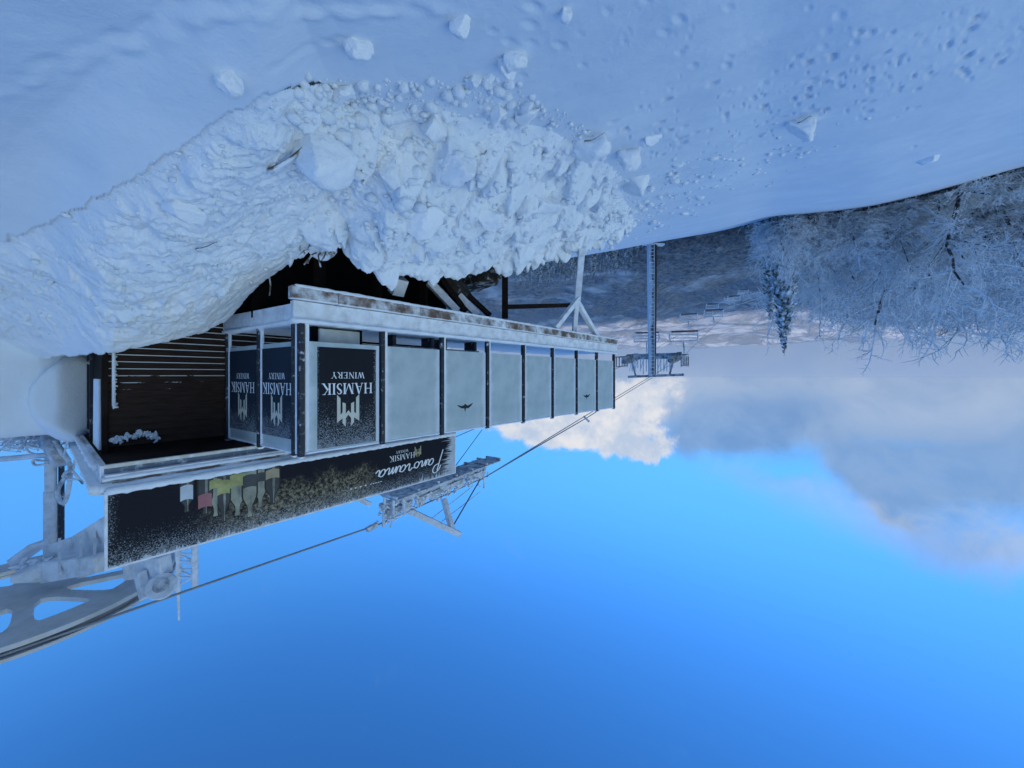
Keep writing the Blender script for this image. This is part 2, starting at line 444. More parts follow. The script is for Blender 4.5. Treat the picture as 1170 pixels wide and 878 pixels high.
# ------------------------------------------------------------------ mesh building
class MB:
    def __init__(self, mtx=None):
        self.v, self.f = [], []
        self.mtx = mtx

    def raw(self, vs, fs):
        o = len(self.v)
        self.v += [tuple(p) for p in vs]
        self.f += [tuple(i + o for i in q) for q in fs]
        return self

    def box(self, x0, x1, y0, y1, z0, z1):
        vs = [(x0, y0, z0), (x1, y0, z0), (x1, y1, z0), (x0, y1, z0), (x0, y0, z1), (x1, y0, z1), (x1, y1, z1), (x0, y1, z1)]
        return self.raw(vs, [(0, 3, 2, 1), (4, 5, 6, 7), (0, 1, 5, 4), (1, 2, 6, 5), (2, 3, 7, 6), (3, 0, 4, 7)])

    def bar(self, a, b, w, h=None, w2=None, h2=None, up=(0, 0, 1)):
        a, b = Vector(a), Vector(b)
        h = h or w
        w2, h2 = w2 or w, h2 or h
        d = (b - a).normalized()
        u = Vector(up)
        if abs(d.dot(u)) > 0.97:
            u = Vector((0, 1, 0))
        s = d.cross(u).normalized()
        t = s.cross(d).normalized()
        vs = []
        for c, ww, hh in ((a, w, h), (b, w2, h2)):
            for i, j in ((-1, -1), (1, -1), (1, 1), (-1, 1)):
                vs.append(c + s * (i * ww / 2) + t * (j * hh / 2))
        return self.raw(vs, [(3, 2, 1, 0), (4, 5, 6, 7), (0, 1, 5, 4), (1, 2, 6, 5), (2, 3, 7, 6), (3, 0, 4, 7)])

    def tube(self, pts, r, n=8, cap=True):
        pts = [Vector(p) for p in pts]
        rs = r if isinstance(r, (list, tuple)) else [r] * len(pts)
        o = len(self.v)
        prev = None
        for i, p in enumerate(pts):
            d = (pts[min(i + 1, len(pts) - 1)] - pts[max(i - 1, 0)]).normalized()
            if prev is None:
                u = Vector((0, 0, 1)) if abs(d.z) < 0.9 else Vector((1, 0, 0))
                s = d.cross(u).normalized()
            else:
                s = (prev - d * prev.dot(d)).normalized()
            prev = s
            t = d.cross(s)
            for k in range(n):
                a = 2 * math.pi * k / n
                self.v.append(tuple(p + (s * math.cos(a) + t * math.sin(a)) * rs[i]))
        for i in range(len(pts) - 1):
            for k in range(n):
                k2 = (k + 1) % n
                self.f.append((o + i * n + k, o + i * n + k2, o + (i + 1) * n + k2, o + (i + 1) * n + k))
        if cap:
            self.f.append(tuple(o + k for k in reversed(range(n))))
            self.f.append(tuple(o + (len(pts) - 1) * n + k for k in range(n)))
        return self

    def disc(self, c, ax, r, th, n=24, r_in=0.0):
        """a short cylinder (or ring) about axis ax"""
        c, ax = Vector(c), Vector(ax).normalized()
        u = Vector((0, 0, 1)) if abs(ax.z) < 0.9 else Vector((1, 0, 0))
        s = ax.cross(u).normalized()
        t = ax.cross(s)
        o = len(self.v)
        rings = [(r, -th / 2), (r, th / 2)]
        if r_in:
            rings += [(r_in, th / 2), (r_in, -th / 2)]
        for rr, h in rings:
            for k in range(n):
                a = 2 * math.pi * k / n
                self.v.append(tuple(c + ax * h + (s * math.cos(a) + t * math.sin(a)) * rr))
        L = len(rings)
        for i in range(L if r_in else 1):
            for k in range(n):
                k2 = (k + 1) % n
                a, b = i, (i + 1) % L
                self.f.append((o + a * n + k, o + a * n + k2, o + b * n + k2, o + b * n + k))
        if not r_in:
            self.f.append(tuple(o + k for k in reversed(range(n))))
            self.f.append(tuple(o + n + k for k in range(n)))
        return self

    def prism(self, poly, z0, z1):
        n = len(poly)
        vs = [(p[0], p[1], z0) for p in poly] + [(p[0], p[1], z1) for p in poly]
        fs = [tuple(reversed(range(n))), tuple(range(n, 2 * n))]
        fs += [(i, (i + 1) % n, n + (i + 1) % n, n + i) for i in range(n)]
        return self.raw(vs, fs)

    def build(self, name, m, parent=None, smooth=False, bevel=0.0):
        me = bpy.data.meshes.new(name)
        me.from_pydata(self.v, [], self.f)
        me.materials.append(m)
        me.validate()
        me.update()
        if smooth:
            me.polygons.foreach_set('use_smooth', [True] * len(me.polygons))
        o = bpy.data.objects.new(name, me)
        COL.objects.link(o)
        if parent:
            o.parent = parent
        if bevel:
            bv = o.modifiers.new('bevel', 'BEVEL')
            bv.width = bevel
            bv.segments = 2
            bv.limit_method = 'ANGLE'
        return o


def grid_mesh(name, P, m, keep=None, parent=None, wrap=False, smooth=True):
    """P: (rows, cols, 3) array of points -> a mesh of quads"""
    nr, nc = P.shape[:2]
    idx = np.arange(nr * nc).reshape(nr, nc)
    if wrap:
        nxt = np.roll(idx, -1, axis=1)
        q = np.stack([idx[:-1], nxt[:-1], nxt[1:], idx[1:]], -1).reshape(-1, 4)
    else:
        q = np.stack([idx[:-1, :-1], idx[:-1, 1:], idx[1:, 1:], idx[1:, :-1]], -1).reshape(-1, 4)
    if keep is not None:
        q = q[keep.reshape(-1)[q].any(axis=1)]
    used, inv = np.unique(q, return_inverse=True)
    q = inv.reshape(q.shape)
    V = P.reshape(-1, 3)[used]
    me = bpy.data.meshes.new(name)
    me.vertices.add(len(V))
    me.vertices.foreach_set('co', V.astype(np.float32).ravel())
    me.loops.add(q.size)
    me.loops.foreach_set('vertex_index', q.astype(np.int32).ravel())
    me.polygons.add(len(q))
    me.polygons.foreach_set('loop_start', np.arange(0, q.size, 4, dtype=np.int32))
    me.polygons.foreach_set('use_smooth', np.full(len(q), smooth))
    me.update(calc_edges=True)
    me.validate()
    me.materials.append(m)
    o = bpy.data.objects.new(name, me)
    COL.objects.link(o)
    if parent:
        o.parent = parent
    return o


def tag(o, label=None, cat=None, group=None, kind=None):
    if label:
        o['label'] = label
    if cat:
        o['category'] = cat
    if group:
        o['group'] = group
    if kind:
        o['kind'] = kind
    return o


def empty(name, loc=(0, 0, 0), rz=0.0):
    o = bpy.data.objects.new(name, None)
    COL.objects.link(o)
    o.location = loc
    o.rotation_euler = (0, 0, rz)
    return o


def copy_tree(src, parent=None):
    c = src.copy()
    COL.objects.link(c)
    c.parent = parent
    for ch in src.children:
        copy_tree(ch, c)
    return c


# ------------------------------------------------------------------ numpy noise
_perm = rng.permutation(512)
_grad = np.stack([np.cos(rng.uniform(0, 2 * np.pi, 512)), np.sin(rng.uniform(0, 2 * np.pi, 512))], -1)


def _h(i, j):
    return _perm[(_perm[i & 511] + j) & 511]


def perlin(x, y):
    xi, yi = np.floor(x).astype(int), np.floor(y).astype(int)
    xf, yf = x - xi, y - yi
    u, v = xf * xf * xf * (xf * (xf * 6 - 15) + 10), yf * yf * yf * (yf * (yf * 6 - 15) + 10)

    def g(a, b):
        q = _grad[_h(xi + a, yi + b)]
        return q[..., 0] * (xf - a) + q[..., 1] * (yf - b)
    return (g(0, 0) * (1 - u) + g(1, 0) * u) * (1 - v) + (g(0, 1) * (1 - u) + g(1, 1) * u) * v


def fbm(x, y, oct=5, gain=0.5):
    s, a = 0, 1.0
    for k in range(oct):
        s = s + a * perlin(x * 2 ** k + 17.3 * k, y * 2 ** k - 9.1 * k)
        a *= gain
    return s


def worley(x, y, seed=0, jit=0.9):
    """F1 and F2 distances and the id of the nearest cell point"""
    xi, yi = np.floor(x).astype(int), np.floor(y).astype(int)
    f1 = np.full(x.shape, 9.0)
    f2 = np.full(x.shape, 9.0)
    cid = np.zeros(x.shape, int)
    for a in (-1, 0, 1):
        for b in (-1, 0, 1):
            h = _h(xi + a + seed * 31, yi + b)
            px = xi + a + 0.5 + jit * ((h * 37 % 101) / 101 - 0.5)
            py = yi + b + 0.5 + jit * ((h * 57 % 97) / 97 - 0.5)
            d = np.hypot(x - px, y - py)
            near = d < f1
            f2 = np.where(near, f1, np.minimum(f2, d))
            cid = np.where(near, h, cid)
            f1 = np.where(near, d, f1)
    return f1, f2, cid


def sst(a, b, v):
    q = np.clip((v - a) / (b - a), 0, 1)
    return q * q * (3 - 2 * q)


# ------------------------------------------------------------------ the lie of the land
_hx = [(585 - p) / F for p in (1170, 1100, 1000, 930, 870, 840, 760, 700, 620)]
_hc = [0.0, 0.0165, 0.031, 0.019, 0.0, 0.014, 0.007, 0.007, 0.0]


_gx = np.linspace(-3, 3, 1201)
_gc = np.interp(_gx, _hx, _hc)
_kk = np.exp(-(np.arange(-40, 41) / 14.0) ** 2)
_gc = np.convolve(_gc, _kk / _kk.sum(), 'same')


def pit_field(X, Y, z):
    """footprints and boot marks pressed into the smooth snow"""
    for (ax, ay, dx, dy, rr, dp) in PITS:
        d2 = ((X - ax) * dy - (Y - ay) * dx) ** 2 / (rr * 0.45) ** 2 + ((X - ax) * dx + (Y - ay) * dy) ** 2 / rr ** 2
        m = d2 < 9
        if m.any():
            z[m] += -dp * np.exp(-d2[m]) + dp * 0.18 * np.exp(-(np.sqrt(d2[m]) - 1.6) ** 2 / 0.3)
    return z


PITS = []


def base_ground(X, Y, detail=True):
    X, Y = np.asarray(X, float), np.asarray(Y, float)
    r = np.hypot(X, Y)
    x = X / np.maximum(Y, 0.3 * r + 1e-6)
    plane = 0.2 * X - 0.289 * Y
    plane = np.where(plane > 60, 60 + (plane - 60) * 0.45, plane)
    plane = np.where(plane > 150, 150 + (plane - 150) * 0.15, plane)
    z = plane + np.interp(x, _gx, _gc) * np.maximum(Y, 0) - 1.6 * np.exp(-(r / 14) ** 2)
    s = (-0.2 * X + 0.289 * Y) / 0.3515
    sp = np.where(s > 36, (s - 36) ** 2 / (np.abs(s - 36) + 10), 0)
    z = np.maximum(z - 0.40 * sp, -720)
    # snow bank cut off behind the hut
    u = X * 0.788 + Y * 0.615
    v = X * 0.615 - Y * 0.788
    bank = sst(9.15, 9.65, u + 0.25 * perlin(X * 1.1, Y * 1.1)) * sst(-0.50, -0.30, v) * sst(40, 16, r) * sst(-3, 2, Y)
    z = z + bank * np.maximum(0, (0.98 + 0.02 * (X - 8) - z))
    if detail:
        near = np.exp(-(r / 30) ** 2)
        z = z + near * (0.035 * perlin(X * 0.8, Y * 0.8) + 0.010 * perlin(X * 3.1, Y * 3.1) + 0.003 * perlin(X * 14, Y * 14))
        left = sst(0.4, -0.4, x) * near
        w = perlin((X * 0.82 + Y * 0.57) * 1.2, (X * 0.57 - Y * 0.82) * 5)
        z = z + left * 0.03 * w
    return z


# toe and crest of the shovelled heap, per picture column: px, toe distance, crest distance, crest row
HEAP = [(-300, 8.0, 9.5, 395), (-120, 6.3, 7.6, 405), (0, 5.05, 6.15, 410), (60, 4.6, 5.6, 407), (100, 4.24, 4.85, 405), (119, 4.05, 4.58, 402), (180, 3.59, 4.72, 391), (235, 3.05, 5.0, 378), (262, 2.91, 5.2, 365), (285, 2.83, 4.85, 334), (330, 2.83, 4.55, 298), (366, 2.84, 4.35, 272), (392, 2.9, 4.5, 276), (430, 2.99, 4.9, 308),
        (490, 3.15, 5.7, 319), (540, 3.41, 6.4, 313), (600, 3.77, 7.7, 301), (660, 4.59, 9.6, 288), (700, 5.67, 11.0, 274), (735, 7.6, 12.5, 254), (765, 9.8, 13.5, 232), (800, 12, 14, 222)]
_HP = np.array(HEAP, float)


def _soften(tab, sig):
    x = np.arange(-330, 840, 2.0)
    k = np.exp(-(np.arange(-60, 61) * 2.0 / sig) ** 2 / 2)
    k /= k.sum()
    cols = [x]
    for c in range(1, tab.shape[1]):
        v = np.interp(x, tab[:, 0], tab[:, c])
        cols.append(np.convolve(np.pad(v, 60, 'edge'), k, 'valid'))
    return np.stack(cols, -1)


_HP = _soften(_HP, 9.0)


_TOE = np.array([(-300, 300), (-120, 296), (0, 286), (60, 262), (119, 232), (180, 196), (235, 155), (262, 138), (300, 122), (366, 112), (490, 110), (540, 114), (600, 122), (660, 142), (700, 162), (740, 196), (800, 215)], float)


def heap_shape(X, Y):
    """height of the heap above the slope (before lumps), and how far along its rise"""
    px = 585 - F * X / np.maximum(Y, 0.3)
    yt = np.interp(px, _HP[:, 0], _HP[:, 1])
    yc = np.interp(px, _HP[:, 0], _HP[:, 2])
    pc = np.interp(px, _HP[:, 0], _HP[:, 3])
    w = sst(420, 290, px)                    # to the right the smooth snow itself climbs towards the hut
    xr = (585 - px) / F
    ys = yt * (1 - 0.52 * w)
    zt = base_ground(xr * ys, ys, False)
    zc = (pc - HZ) / F * yc
    t = np.clip((Y - ys) / (yc - ys), 0, 1)
    g = base_ground(X, Y, False)
    z = zt + (zc - zt) * (t ** (0.8 + 0.45 * w)) * (w + (1 - w) * sst(-0.12, 0.22, t))
    back = np.maximum(0, Y - yc)
    z = z - np.where(px < 105, 0.35, 1.6) * back
    h = z - g
    h = np.where(Y < ys, (Y - ys) * 0.5 * (1 - w), h)
    h = h * sst(785, 740, px) * (Y > 0.5)
    return h, t, px, w


def ground_z(X, Y, detail=True):
    X, Y = np.asarray(X, float), np.asarray(Y, float)
    z = base_ground(X, Y, detail)
    h, t, px, w = heap_shape(X, Y)
    return z + np.where((Y > 0.5) & (px > -900), w * np.maximum(h, 0) * sst(26, 14, np.hypot(X, Y)), 0)


def heap_z(X, Y):
    h, t, px, w = heap_shape(X, Y)
    g = base_ground(X, Y, False)
    gg = g + w * np.maximum(h, 0)
    row = HZ + F * (g + h) / np.maximum(Y, 0.3)
    toe = np.interp(px, _TOE[:, 0], _TOE[:, 1])
    row = row + 9 * perlin(X * 3.1, Y * 3.1) + 7 * perlin(X * 9, Y * 9)
    m = np.maximum(sst(-10, 34, row - toe), sst(0.30, 0.0, w))
    rough = 0.35 + 0.65 * sst(280, 400, px)
    act = sst(-0.03, 0.16, h) * m
    wx, wy = X + 0.08 * perlin(X * 4, Y * 4), Y + 0.08 * perlin(X * 4 + 9, Y * 4)
    f1, f2, cid = worley(wx * 2.6, wy * 2.6, 1)
    tilt = ((cid * 13 % 29) / 29 - 0.5) * 2
    big = np.where((cid * 7 % 11) > 4, 1.0, 0.15) * sst(0.0, 0.22, f2 - f1) * (0.65 - f1 * 0.5 + 0.25 * tilt * (wx * 2.6 % 1))
    g1, g2, cid2 = worley(wx * 6.5, wy * 6.5, 3)
    mid = np.where((cid2 * 5 % 7) > 2, 1.0, 0.1) * sst(0.0, 0.25, g2 - g1) * (0.6 - g1 * 0.5)
    k1, k2, cid3 = worley(X * 17, Y * 17, 5)
    small = sst(0.0, 0.3, k2 - k1) * (0.6 - k1 * 0.5)
    lump = 0.30 * big + 0.10 * mid * sst(-0.35, 0.25, perlin(X * 2.1 + 5, Y * 2.1)) + 0.030 * small * sst(-0.3, 0.3, perlin(X * 3 + 15, Y * 3)) + 0.19 * fbm(X * 1.3, Y * 1.3, 6, 0.55)
    qx, qy = X + 0.25 * fbm(X * 1.7, Y * 1.7, 3), Y + 0.25 * fbm(X * 1.7 + 31, Y * 1.7, 3)
    layered = (0.05 * fbm(qx * 1.2, qy * 2.2, 6, 0.55) + 0.030 * (1 - np.abs(fbm(qx * 2.4, qy * 4.6, 4, 0.6)) * 2.2)
               + 0.012 * (1 - np.abs(perlin(qx * 8, qy * 14)) * 2) + 0.05 * mid * sst(-0.1, 0.4, perlin(X * 1.6 + 5, Y * 1.6))
               + 0.010 * small + 0.08 * big * sst(-0.05, 0.3, perlin(X * 1.1 + 2, Y * 1.1)))
    r2 = sst(0.42, 0.95, rough)
    d = lump * r2 + layered * (1 - r2) * 1.3
    d = d * np.where(px < 330, 1 - 0.6 * sst(0.75, 1.0, t), 1.0)
    return g + h + act * (d + 0.03) - 0.03, h * np.where(m > 0.02, 1, 0) - np.where(m > 0.02, 0, 1), gg


def surf_z(X, Y):
    X, Y = np.atleast_1d(np.asarray(X, float)), np.atleast_1d(np.asarray(Y, float))
    a = ground_z(X, Y, False)
    b, h, g = heap_z(X, Y)
    return np.where(h > -0.02, np.maximum(a, b), a)


def on_surface(px, py):
    """where the sight line through a picture point meets the snow"""
    ys = np.geomspace(1.4, 60, 1600)
    xr, zr = (585 - px) / F, (py - HZ) / F
    zz = surf_z(xr * ys, ys)
    hit = np.nonzero(zr * ys <= zz)[0]
    k = hit[0] if len(hit) else len(ys) - 1
    return Vector((xr * ys[k], ys[k], zz[k]))


def P(px, py, Y):
    return Vector(((585 - px) / F * Y, Y, (py - HZ) / F * Y))


def size(px, Y):
    return px / F * Y


def build_land():
    # footprint trail across the right foreground and boot marks on the left slope
    trail = [(4, 108), (45, 92), (75, 78), (112, 62), (150, 50), (185, 42), (225, 26), (262, 20), (305, 14), (360, 12), (405, 12), (450, 14), (488, 18)]
    for i, (a, b) in enumerate(trail):
        p = on_surface(a, b)
        q = on_surface(*(trail[i + 1] if i + 1 < len(trail) else (510, 22)))
        d = (q - p)
        d.z = 0
        d.normalize()
        PITS.append((p.x + random.gauss(0, .03), p.y + random.gauss(0, .015), d.x, d.y, 0.085 * random.uniform(.7, 1.3), -0.022 * random.uniform(.5, 1.3)))
        PITS.append((p.x + 0.03, p.y - 0.065, d.x, d.y, 0.080 * random.uniform(.6, 1.2), 0.014 * random.uniform(.4, 1.3)))
    for (a, b) in [(318, 75), (335, 62), (352, 52), (375, 46), (390, 42)]:
        p = on_surface(a, b)
        PITS.append((p.x, p.y, 0.8, -0.6, 0.05, 0.02))
    rr = random.Random(5)
    for k in range(330):
        a = rr.uniform(690, 1180)
        c = 190 - (a - 700) * 0.33 + rr.gauss(0, 26)
        if c < 5 or c > 215:
            continue
        p = on_surface(a, c)
        if p.y > 14:
            continue
        w = min(0.042, 0.012 + rr.expovariate(1 / 0.016)) * (0.6 + p.y / 6)
        ang = rr.gauss(0.0, 0.4)
        PITS.append((p.x, p.y, math.cos(ang), math.sin(ang), w, w * rr.uniform(0.6, 1.2)))
    for k in range(60):
        a, c = rr.uniform(560, 1000), rr.uniform(2, 110)
        p = on_surface(a, c)
        w = rr.uniform(0.02, 0.06)
        PITS.append((p.x, p.y, 0.8, -0.6, w, w * rr.uniform(0.2, 0.5)))
    th = np.concatenate([np.linspace(-R(62), R(62), 1000), np.linspace(R(62), R(298), 150)[1:-1]])
    rad = np.concatenate([np.linspace(0.02, 1.4, 12), np.geomspace(1.42, 55, 330), np.geomspace(58, 3000, 60)])
    TH, RA = np.meshgrid(th, rad)
    X, Y = RA * np.sin(TH), RA * np.cos(TH)
    Z = pit_field(X, Y, ground_z(X, Y))
    hz_, h, gg_ = heap_z(X, np.maximum(Y, 0.3))
    Z = np.where((h > 0.05) & (Y > 1), Z - 0.05, Z)
    o = grid_mesh('snow_ground', np.stack([X, Y, Z], -1), M['snow'], wrap=True)
    tag(o, kind='structure')
    # the valley and the hills beyond
    th = np.concatenate([np.linspace(-R(66), R(66), 520), np.linspace(R(66), R(294), 60)[1:-1]])
    rad = np.geomspace(130, 6200, 210)
    TH, RA = np.meshgrid(th, rad)
    X, Y = RA * np.sin(TH), RA * np.cos(TH)
    sl = np.interp(np.log(RA), np.log([130, 220, 300, 450, 700, 1200, 2000, 3000, 3600, 4600, 6200]),
                   [-0.60, -0.455, -0.385, -0.335, -0.285, -0.225, -0.17, -0.138, -0.120, -0.090, -0.092])
    nz = fbm(X / 420, Y / 420, 6, 0.5) * 0.050 * sst(200, 700, RA) * (1 - 0.7 * sst(1500, 3500, RA)) + fbm(X / 60, Y / 60, 4, 0.55) * 4.0 / RA
    rid = (1 - np.abs(perlin(X / 900 + 3, Y / 900))) * 0.02 * sst(2600, 4200, RA)
    trees = np.abs(fbm(X / 7, Y / 7, 2, 0.7)) * 9.0 * sst(1500, 500, RA)
    front = sst(-0.05, 0.35, np.cos(TH))
    Z = RA * (sl + nz + rid) + trees
    Z = np.where(front > 0.99, Z, Z * front - 420 * (1 - front))
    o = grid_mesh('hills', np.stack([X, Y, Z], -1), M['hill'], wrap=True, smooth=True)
    tag(o, kind='structure')


build_land()


# ------------------------------------------------------------------ shovelled snow
def build_heap():
    px = np.arange(-260, 800, 1.5)
    yy = np.concatenate([np.geomspace(1.5, 7.5, 420), np.geomspace(7.53, 16, 130)])
    PX, Y = np.meshgrid(px, yy)
    X = (585 - PX) / F * Y
    Z, h, g = heap_z(X, Y)
    keep = (h > -0.03) & (Z > g - 0.25)
    o = grid_mesh('snow_heap', np.stack([X, Y, Z], -1), M['heap'], keep)
    tag(o, 'long rough heap of shovelled snow banked up against the terrace and hut', 'snow heap')


build_heap()


def lump(name, c, sx, sy, sz, seed, facets=True, sub=4, soft=1.0):
    """an irregular broken chunk of packed snow"""
    import bmesh
    from mathutils import noise as mn
    bm = bmesh.new()
    bmesh.ops.create_icosphere(bm, subdivisions=sub, radius=1)
    rr = random.Random(seed)
    planes = []
    for k in range(10 if facets else 5):
        n = Vector((rr.gauss(0, 1), rr.gauss(0, 1), rr.gauss(0, 0.9))).normalized()
        planes.append((n, rr.uniform(0.42, 0.78) if facets else rr.uniform(0.6, 0.9)))
    rot = rr.uniform(0, 6.28)
    off = Vector((seed * 3.1, seed * 1.7, seed))
    for v in bm.verts:
        p = v.co.copy()
        for n, d in planes:
            e = p.dot(n) - d
            if e > 0:
                p -= n * e * 0.97
        if facets:
            a = mn.noise(p * 1.7 + off) * 0.16 + mn.noise(p * 4.5 + off) * 0.09 + abs(mn.noise(p * 9 + off)) * -0.06 + mn.noise(p * 13 + off) * 0.045 + mn.noise(p * 24 + off) * 0.025
        else:
            a = mn.noise(p * 1.3 + off) * 0.12 + mn.noise(p * 5 + off) * 0.02
        p *= 1 + a * soft
        q = Vector((p.x * math.cos(rot) - p.y * math.sin(rot), p.x * math.sin(rot) + p.y * math.cos(rot), p.z))
        v.co = Vector((q.x * sx, q.y * sy, q.z * sz))
    me = bpy.data.meshes.new(name)
    bm.to_mesh(me)
    bm.free()
    me.materials.append(M['block'])
    me.polygons.foreach_set('use_smooth', [True] * len(me.polygons))
    o = bpy.data.objects.new(name, me)
    o.location = c
    COL.objects.link(o)
    return o


BLOCKS = [  # picture place, width, height in pixels, label
    (362, 186, 84, 58, 'largest smooth white snow block, lying above the dark hollow beside dry sticks'),
    (257, 94, 32, 28, 'angular snow block alone on smooth snow, between footprints and the heap'),
    (410, 57, 34, 34, 'egg shaped snow lump at the end of the short trail of marks'),
    (527, 28, 26, 26, 'round snow lump at the end of the long footprint trail'),
    (590, 70, 26, 28, 'upper lump of the pair leaning together on smooth snow'),
    (577, 78, 24, 28, 'darker lump of the pair leaning together on smooth snow'),
    (542, 93, 18, 18, 'left one of two small lumps side by side in front of the heap'),
    (557, 93, 20, 17, 'right one of two small lumps side by side in front of the heap'),
    (645, 16, 17, 17, 'small lone snow lump nearest the camera'),
    (494, 150, 34, 46, 'tall rounded snow block standing in the middle of the heap'),
    (566, 132, 26, 32, 'upright snow block at the near edge of the heap'),
    (602, 130, 34, 16, 'flat snow slab at the near edge of the heap'),
    (670, 172, 54, 36, 'big wedge shaped snow slab tilted on the heap'),
    (718, 182, 28, 32, 'pyramid shaped snow block beside the big tilted slab'),
    (745, 160, 20, 14, 'small pointed snow chunk lying off the end of the heap'),
    (922, 147, 38, 32, 'wedge shaped snow slab alone among boot marks'),
    (728, 216, 36, 34, 'round lumpy snow block at the far end of the heap'),
    (388, 108, 26, 24, 'rounded snow block at the near tip of the heap'),
    (204, 245, 36, 32, 'pale rounded snow block in the layered part of the heap'),
    (520, 195, 44, 30, 'broad snow block in the centre of the heap below the tall one'),
    (445, 200, 38, 28, 'cracked snow block between the large smooth block and the centre'),
    (560, 255, 34, 30, 'hollowed snow block near the terrace edge of the heap'),
    (620, 235, 36, 24, 'long low snow block near the terrace posts'),
    (1065, 184, 20, 14, 'low snow lump close to the frosty trees'),
    (485, 260, 44, 34, 'smooth snow block just in front of the white terrace brace'),
]
for i, (a, b, w, h, lab) in enumerate(BLOCKS):
    p = on_surface(a, b - h * 0.30)
    s = size(w, p.y) / 2
    o = lump('snow_block', (p.x, p.y + s * 0.3, p.z + size(h, p.y) * 0.10), s * 1.2, s * 1.1, size(h, p.y) / 2 * 1.15, 140 + i, True, 4, 0.6 if w > 80 else 1.0)
    o.rotation_euler = (random.uniform(-0.3, 0.3), random.uniform(-0.3, 0.3), 0)
    tag(o, lab, 'snow block', 'broken snow blocks on and around the heap')


def build_crumbs():
    import bmesh
    base = []
    for s in range(5):
        bm = bmesh.new()
        bmesh.ops.create_icosphere(bm, subdivisions=1, radius=1)
        rr = random.Random(s)
        vs = [v.co * rr.uniform(0.7, 1.15) for v in bm.verts]
        fs = [[v.index for v in f.verts] for f in bm.faces]
        bm.free()
        base.append((vs, fs))
    mb = MB()
    rr = random.Random(3)
    n = 0
    while n < 2000:
        a = rr.uniform(20, 770)
        h = np.interp(a, _HP[:, 0], _HP[:, 3])
        b = rr.uniform(90, h - 6) if n % 4 else np.interp(a, [20, 180, 262, 330, 480, 600, 700, 760], [285, 196, 138, 112, 106, 116, 160, 205]) + rr.gauss(4, 13)
        if a < 330 and b < 292 - a * 0.58 - rr.expovariate(1 / 6):
            continue
        if a < 330 and rr.random() < 0.65:
            n += 1
            continue
        p = on_surface(a, b)
        if p.y > 15 or float(heap_shape(np.array([p.x]), np.array([p.y]))[0][0]) < -0.35:
            continue
        s = (0.6 if n % 4 == 0 else 1.0) * min(0.085, 0.008 + rr.expovariate(1 / 0.016)) * (0.6 if a < 330 else 1.0)
        vs, fs = rr.choice(base)
        c, sn = math.cos(n), math.sin(n)
        sx, sy, sz = s * rr.uniform(0.7, 1.4), s * rr.uniform(0.7, 1.3), s * rr.uniform(0.6, 1.0)
        mb.raw([(p.x + v.x * sx * c - v.y * sy * sn, p.y + v.x * sx * sn + v.y * sy * c, p.z + v.z * sz + s * 0.3) for v in vs], fs)
        n += 1
    while n < 2420:
        a = 690 + rr.expovariate(1 / 70)
        b = 238 - (a - 740) * 0.43 + rr.gauss(0, 20)
        if a > 1000 or b < 60:
            n += 0.2
            continue
        p = on_surface(a, b)
        if p.y > 22:
            n += 0.2
            continue
        s = min(0.10, 0.012 + rr.expovariate(1 / 0.022)) * (0.5 + p.y / 14)
        vs, fs = rr.choice(base)
        c, sn = math.cos(a), math.sin(a)
        sx, sy, sz = s * rr.uniform(0.7, 1.6), s * rr.uniform(0.7, 1.4), s * rr.uniform(0.4, 0.8)
        mb.raw([(p.x + v.x * sx * c - v.y * sy * sn, p.y + v.x * sx * sn + v.y * sy * c, p.z + v.z * sz + s * 0.1) for v in vs], fs)
        n += 1
    o = mb.build('snow_crumbs', M['heap'], smooth=True)
    tag(o, kind='stuff')


build_crumbs()

# ------------------------------------------------------------------ terrace with its glass windbreak
C0 = Vector((2.57, 4.5, 0))
D1 = Vector((-0.651, 0.759, 0))
D2 = Vector((0.832, 0.555, 0))
N1 = Vector((0.759, 0.651, 0))           # from the long edge inwards
STEP, STEP2 = 1.076, 1.085
ZR, ZT = -0.67, 0.99                      # rail under the posts, post tops


def tp(s, q, z=0.0):
    v = C0 + D1 * s + N1 * q
    return Vector((v.x, v.y, z))


def frame(o, ax):
    """matrix with local x along ax, local z up"""
    x = Vector(ax).normalized()
    y = Vector((0, 0, 1)).cross(x)
    m = Matrix(((x.x, y.x, 0, o[0]), (x.y, y.y, 0, o[1]), (0, 0, 1, o[2]), (0, 0, 0, 1)))
    return m


def wobble_strip(mb, a, b, w, h, n=40, amp=0.012, seed=0):
    """a strip of clinging snow or rime with an uneven outline from a to b"""
    a, b = Vector(a), Vector(b)
    d = (b - a).normalized()
    s = d.cross(Vector((0, 0, 1))).normalized()
    o = len(mb.v)
    for i in range(n + 1):
        t = i / n
        p = a + (b - a) * t
        k = float(perlin(np.array([t * n * 0.35 + seed * 7.7]), np.array([seed * 3.1]))[0]) * amp * 2
        k2 = float(perlin(np.array([t * n * 0.8 + seed * 3.7]), np.array([seed * 1.1 + 5]))[0]) * amp
        ww, hh = w + k, h + k + k2
        for i2, j in ((-0.5, -0.5), (0.5, -0.5), (0.5, 0.25), (0.2, 0.5), (-0.2, 0.5), (-0.5, 0.25)):
            mb.v.append(tuple(p + s * (i2 * ww) + Vector((0, 0, j * hh + k2 * 0.4))))
    for i in range(n):
        for k in range(6):
            k2 = (k + 1) % 6
            mb.f.append((o + i * 6 + k, o + (i + 1) * 6 + k, o + (i + 1) * 6 + k2, o + i * 6 + k2))
    mb.f.append(tuple(o + k for k in range(6)))
    mb.f.append(tuple(o + n * 6 + k for k in reversed(range(6))))
    return mb


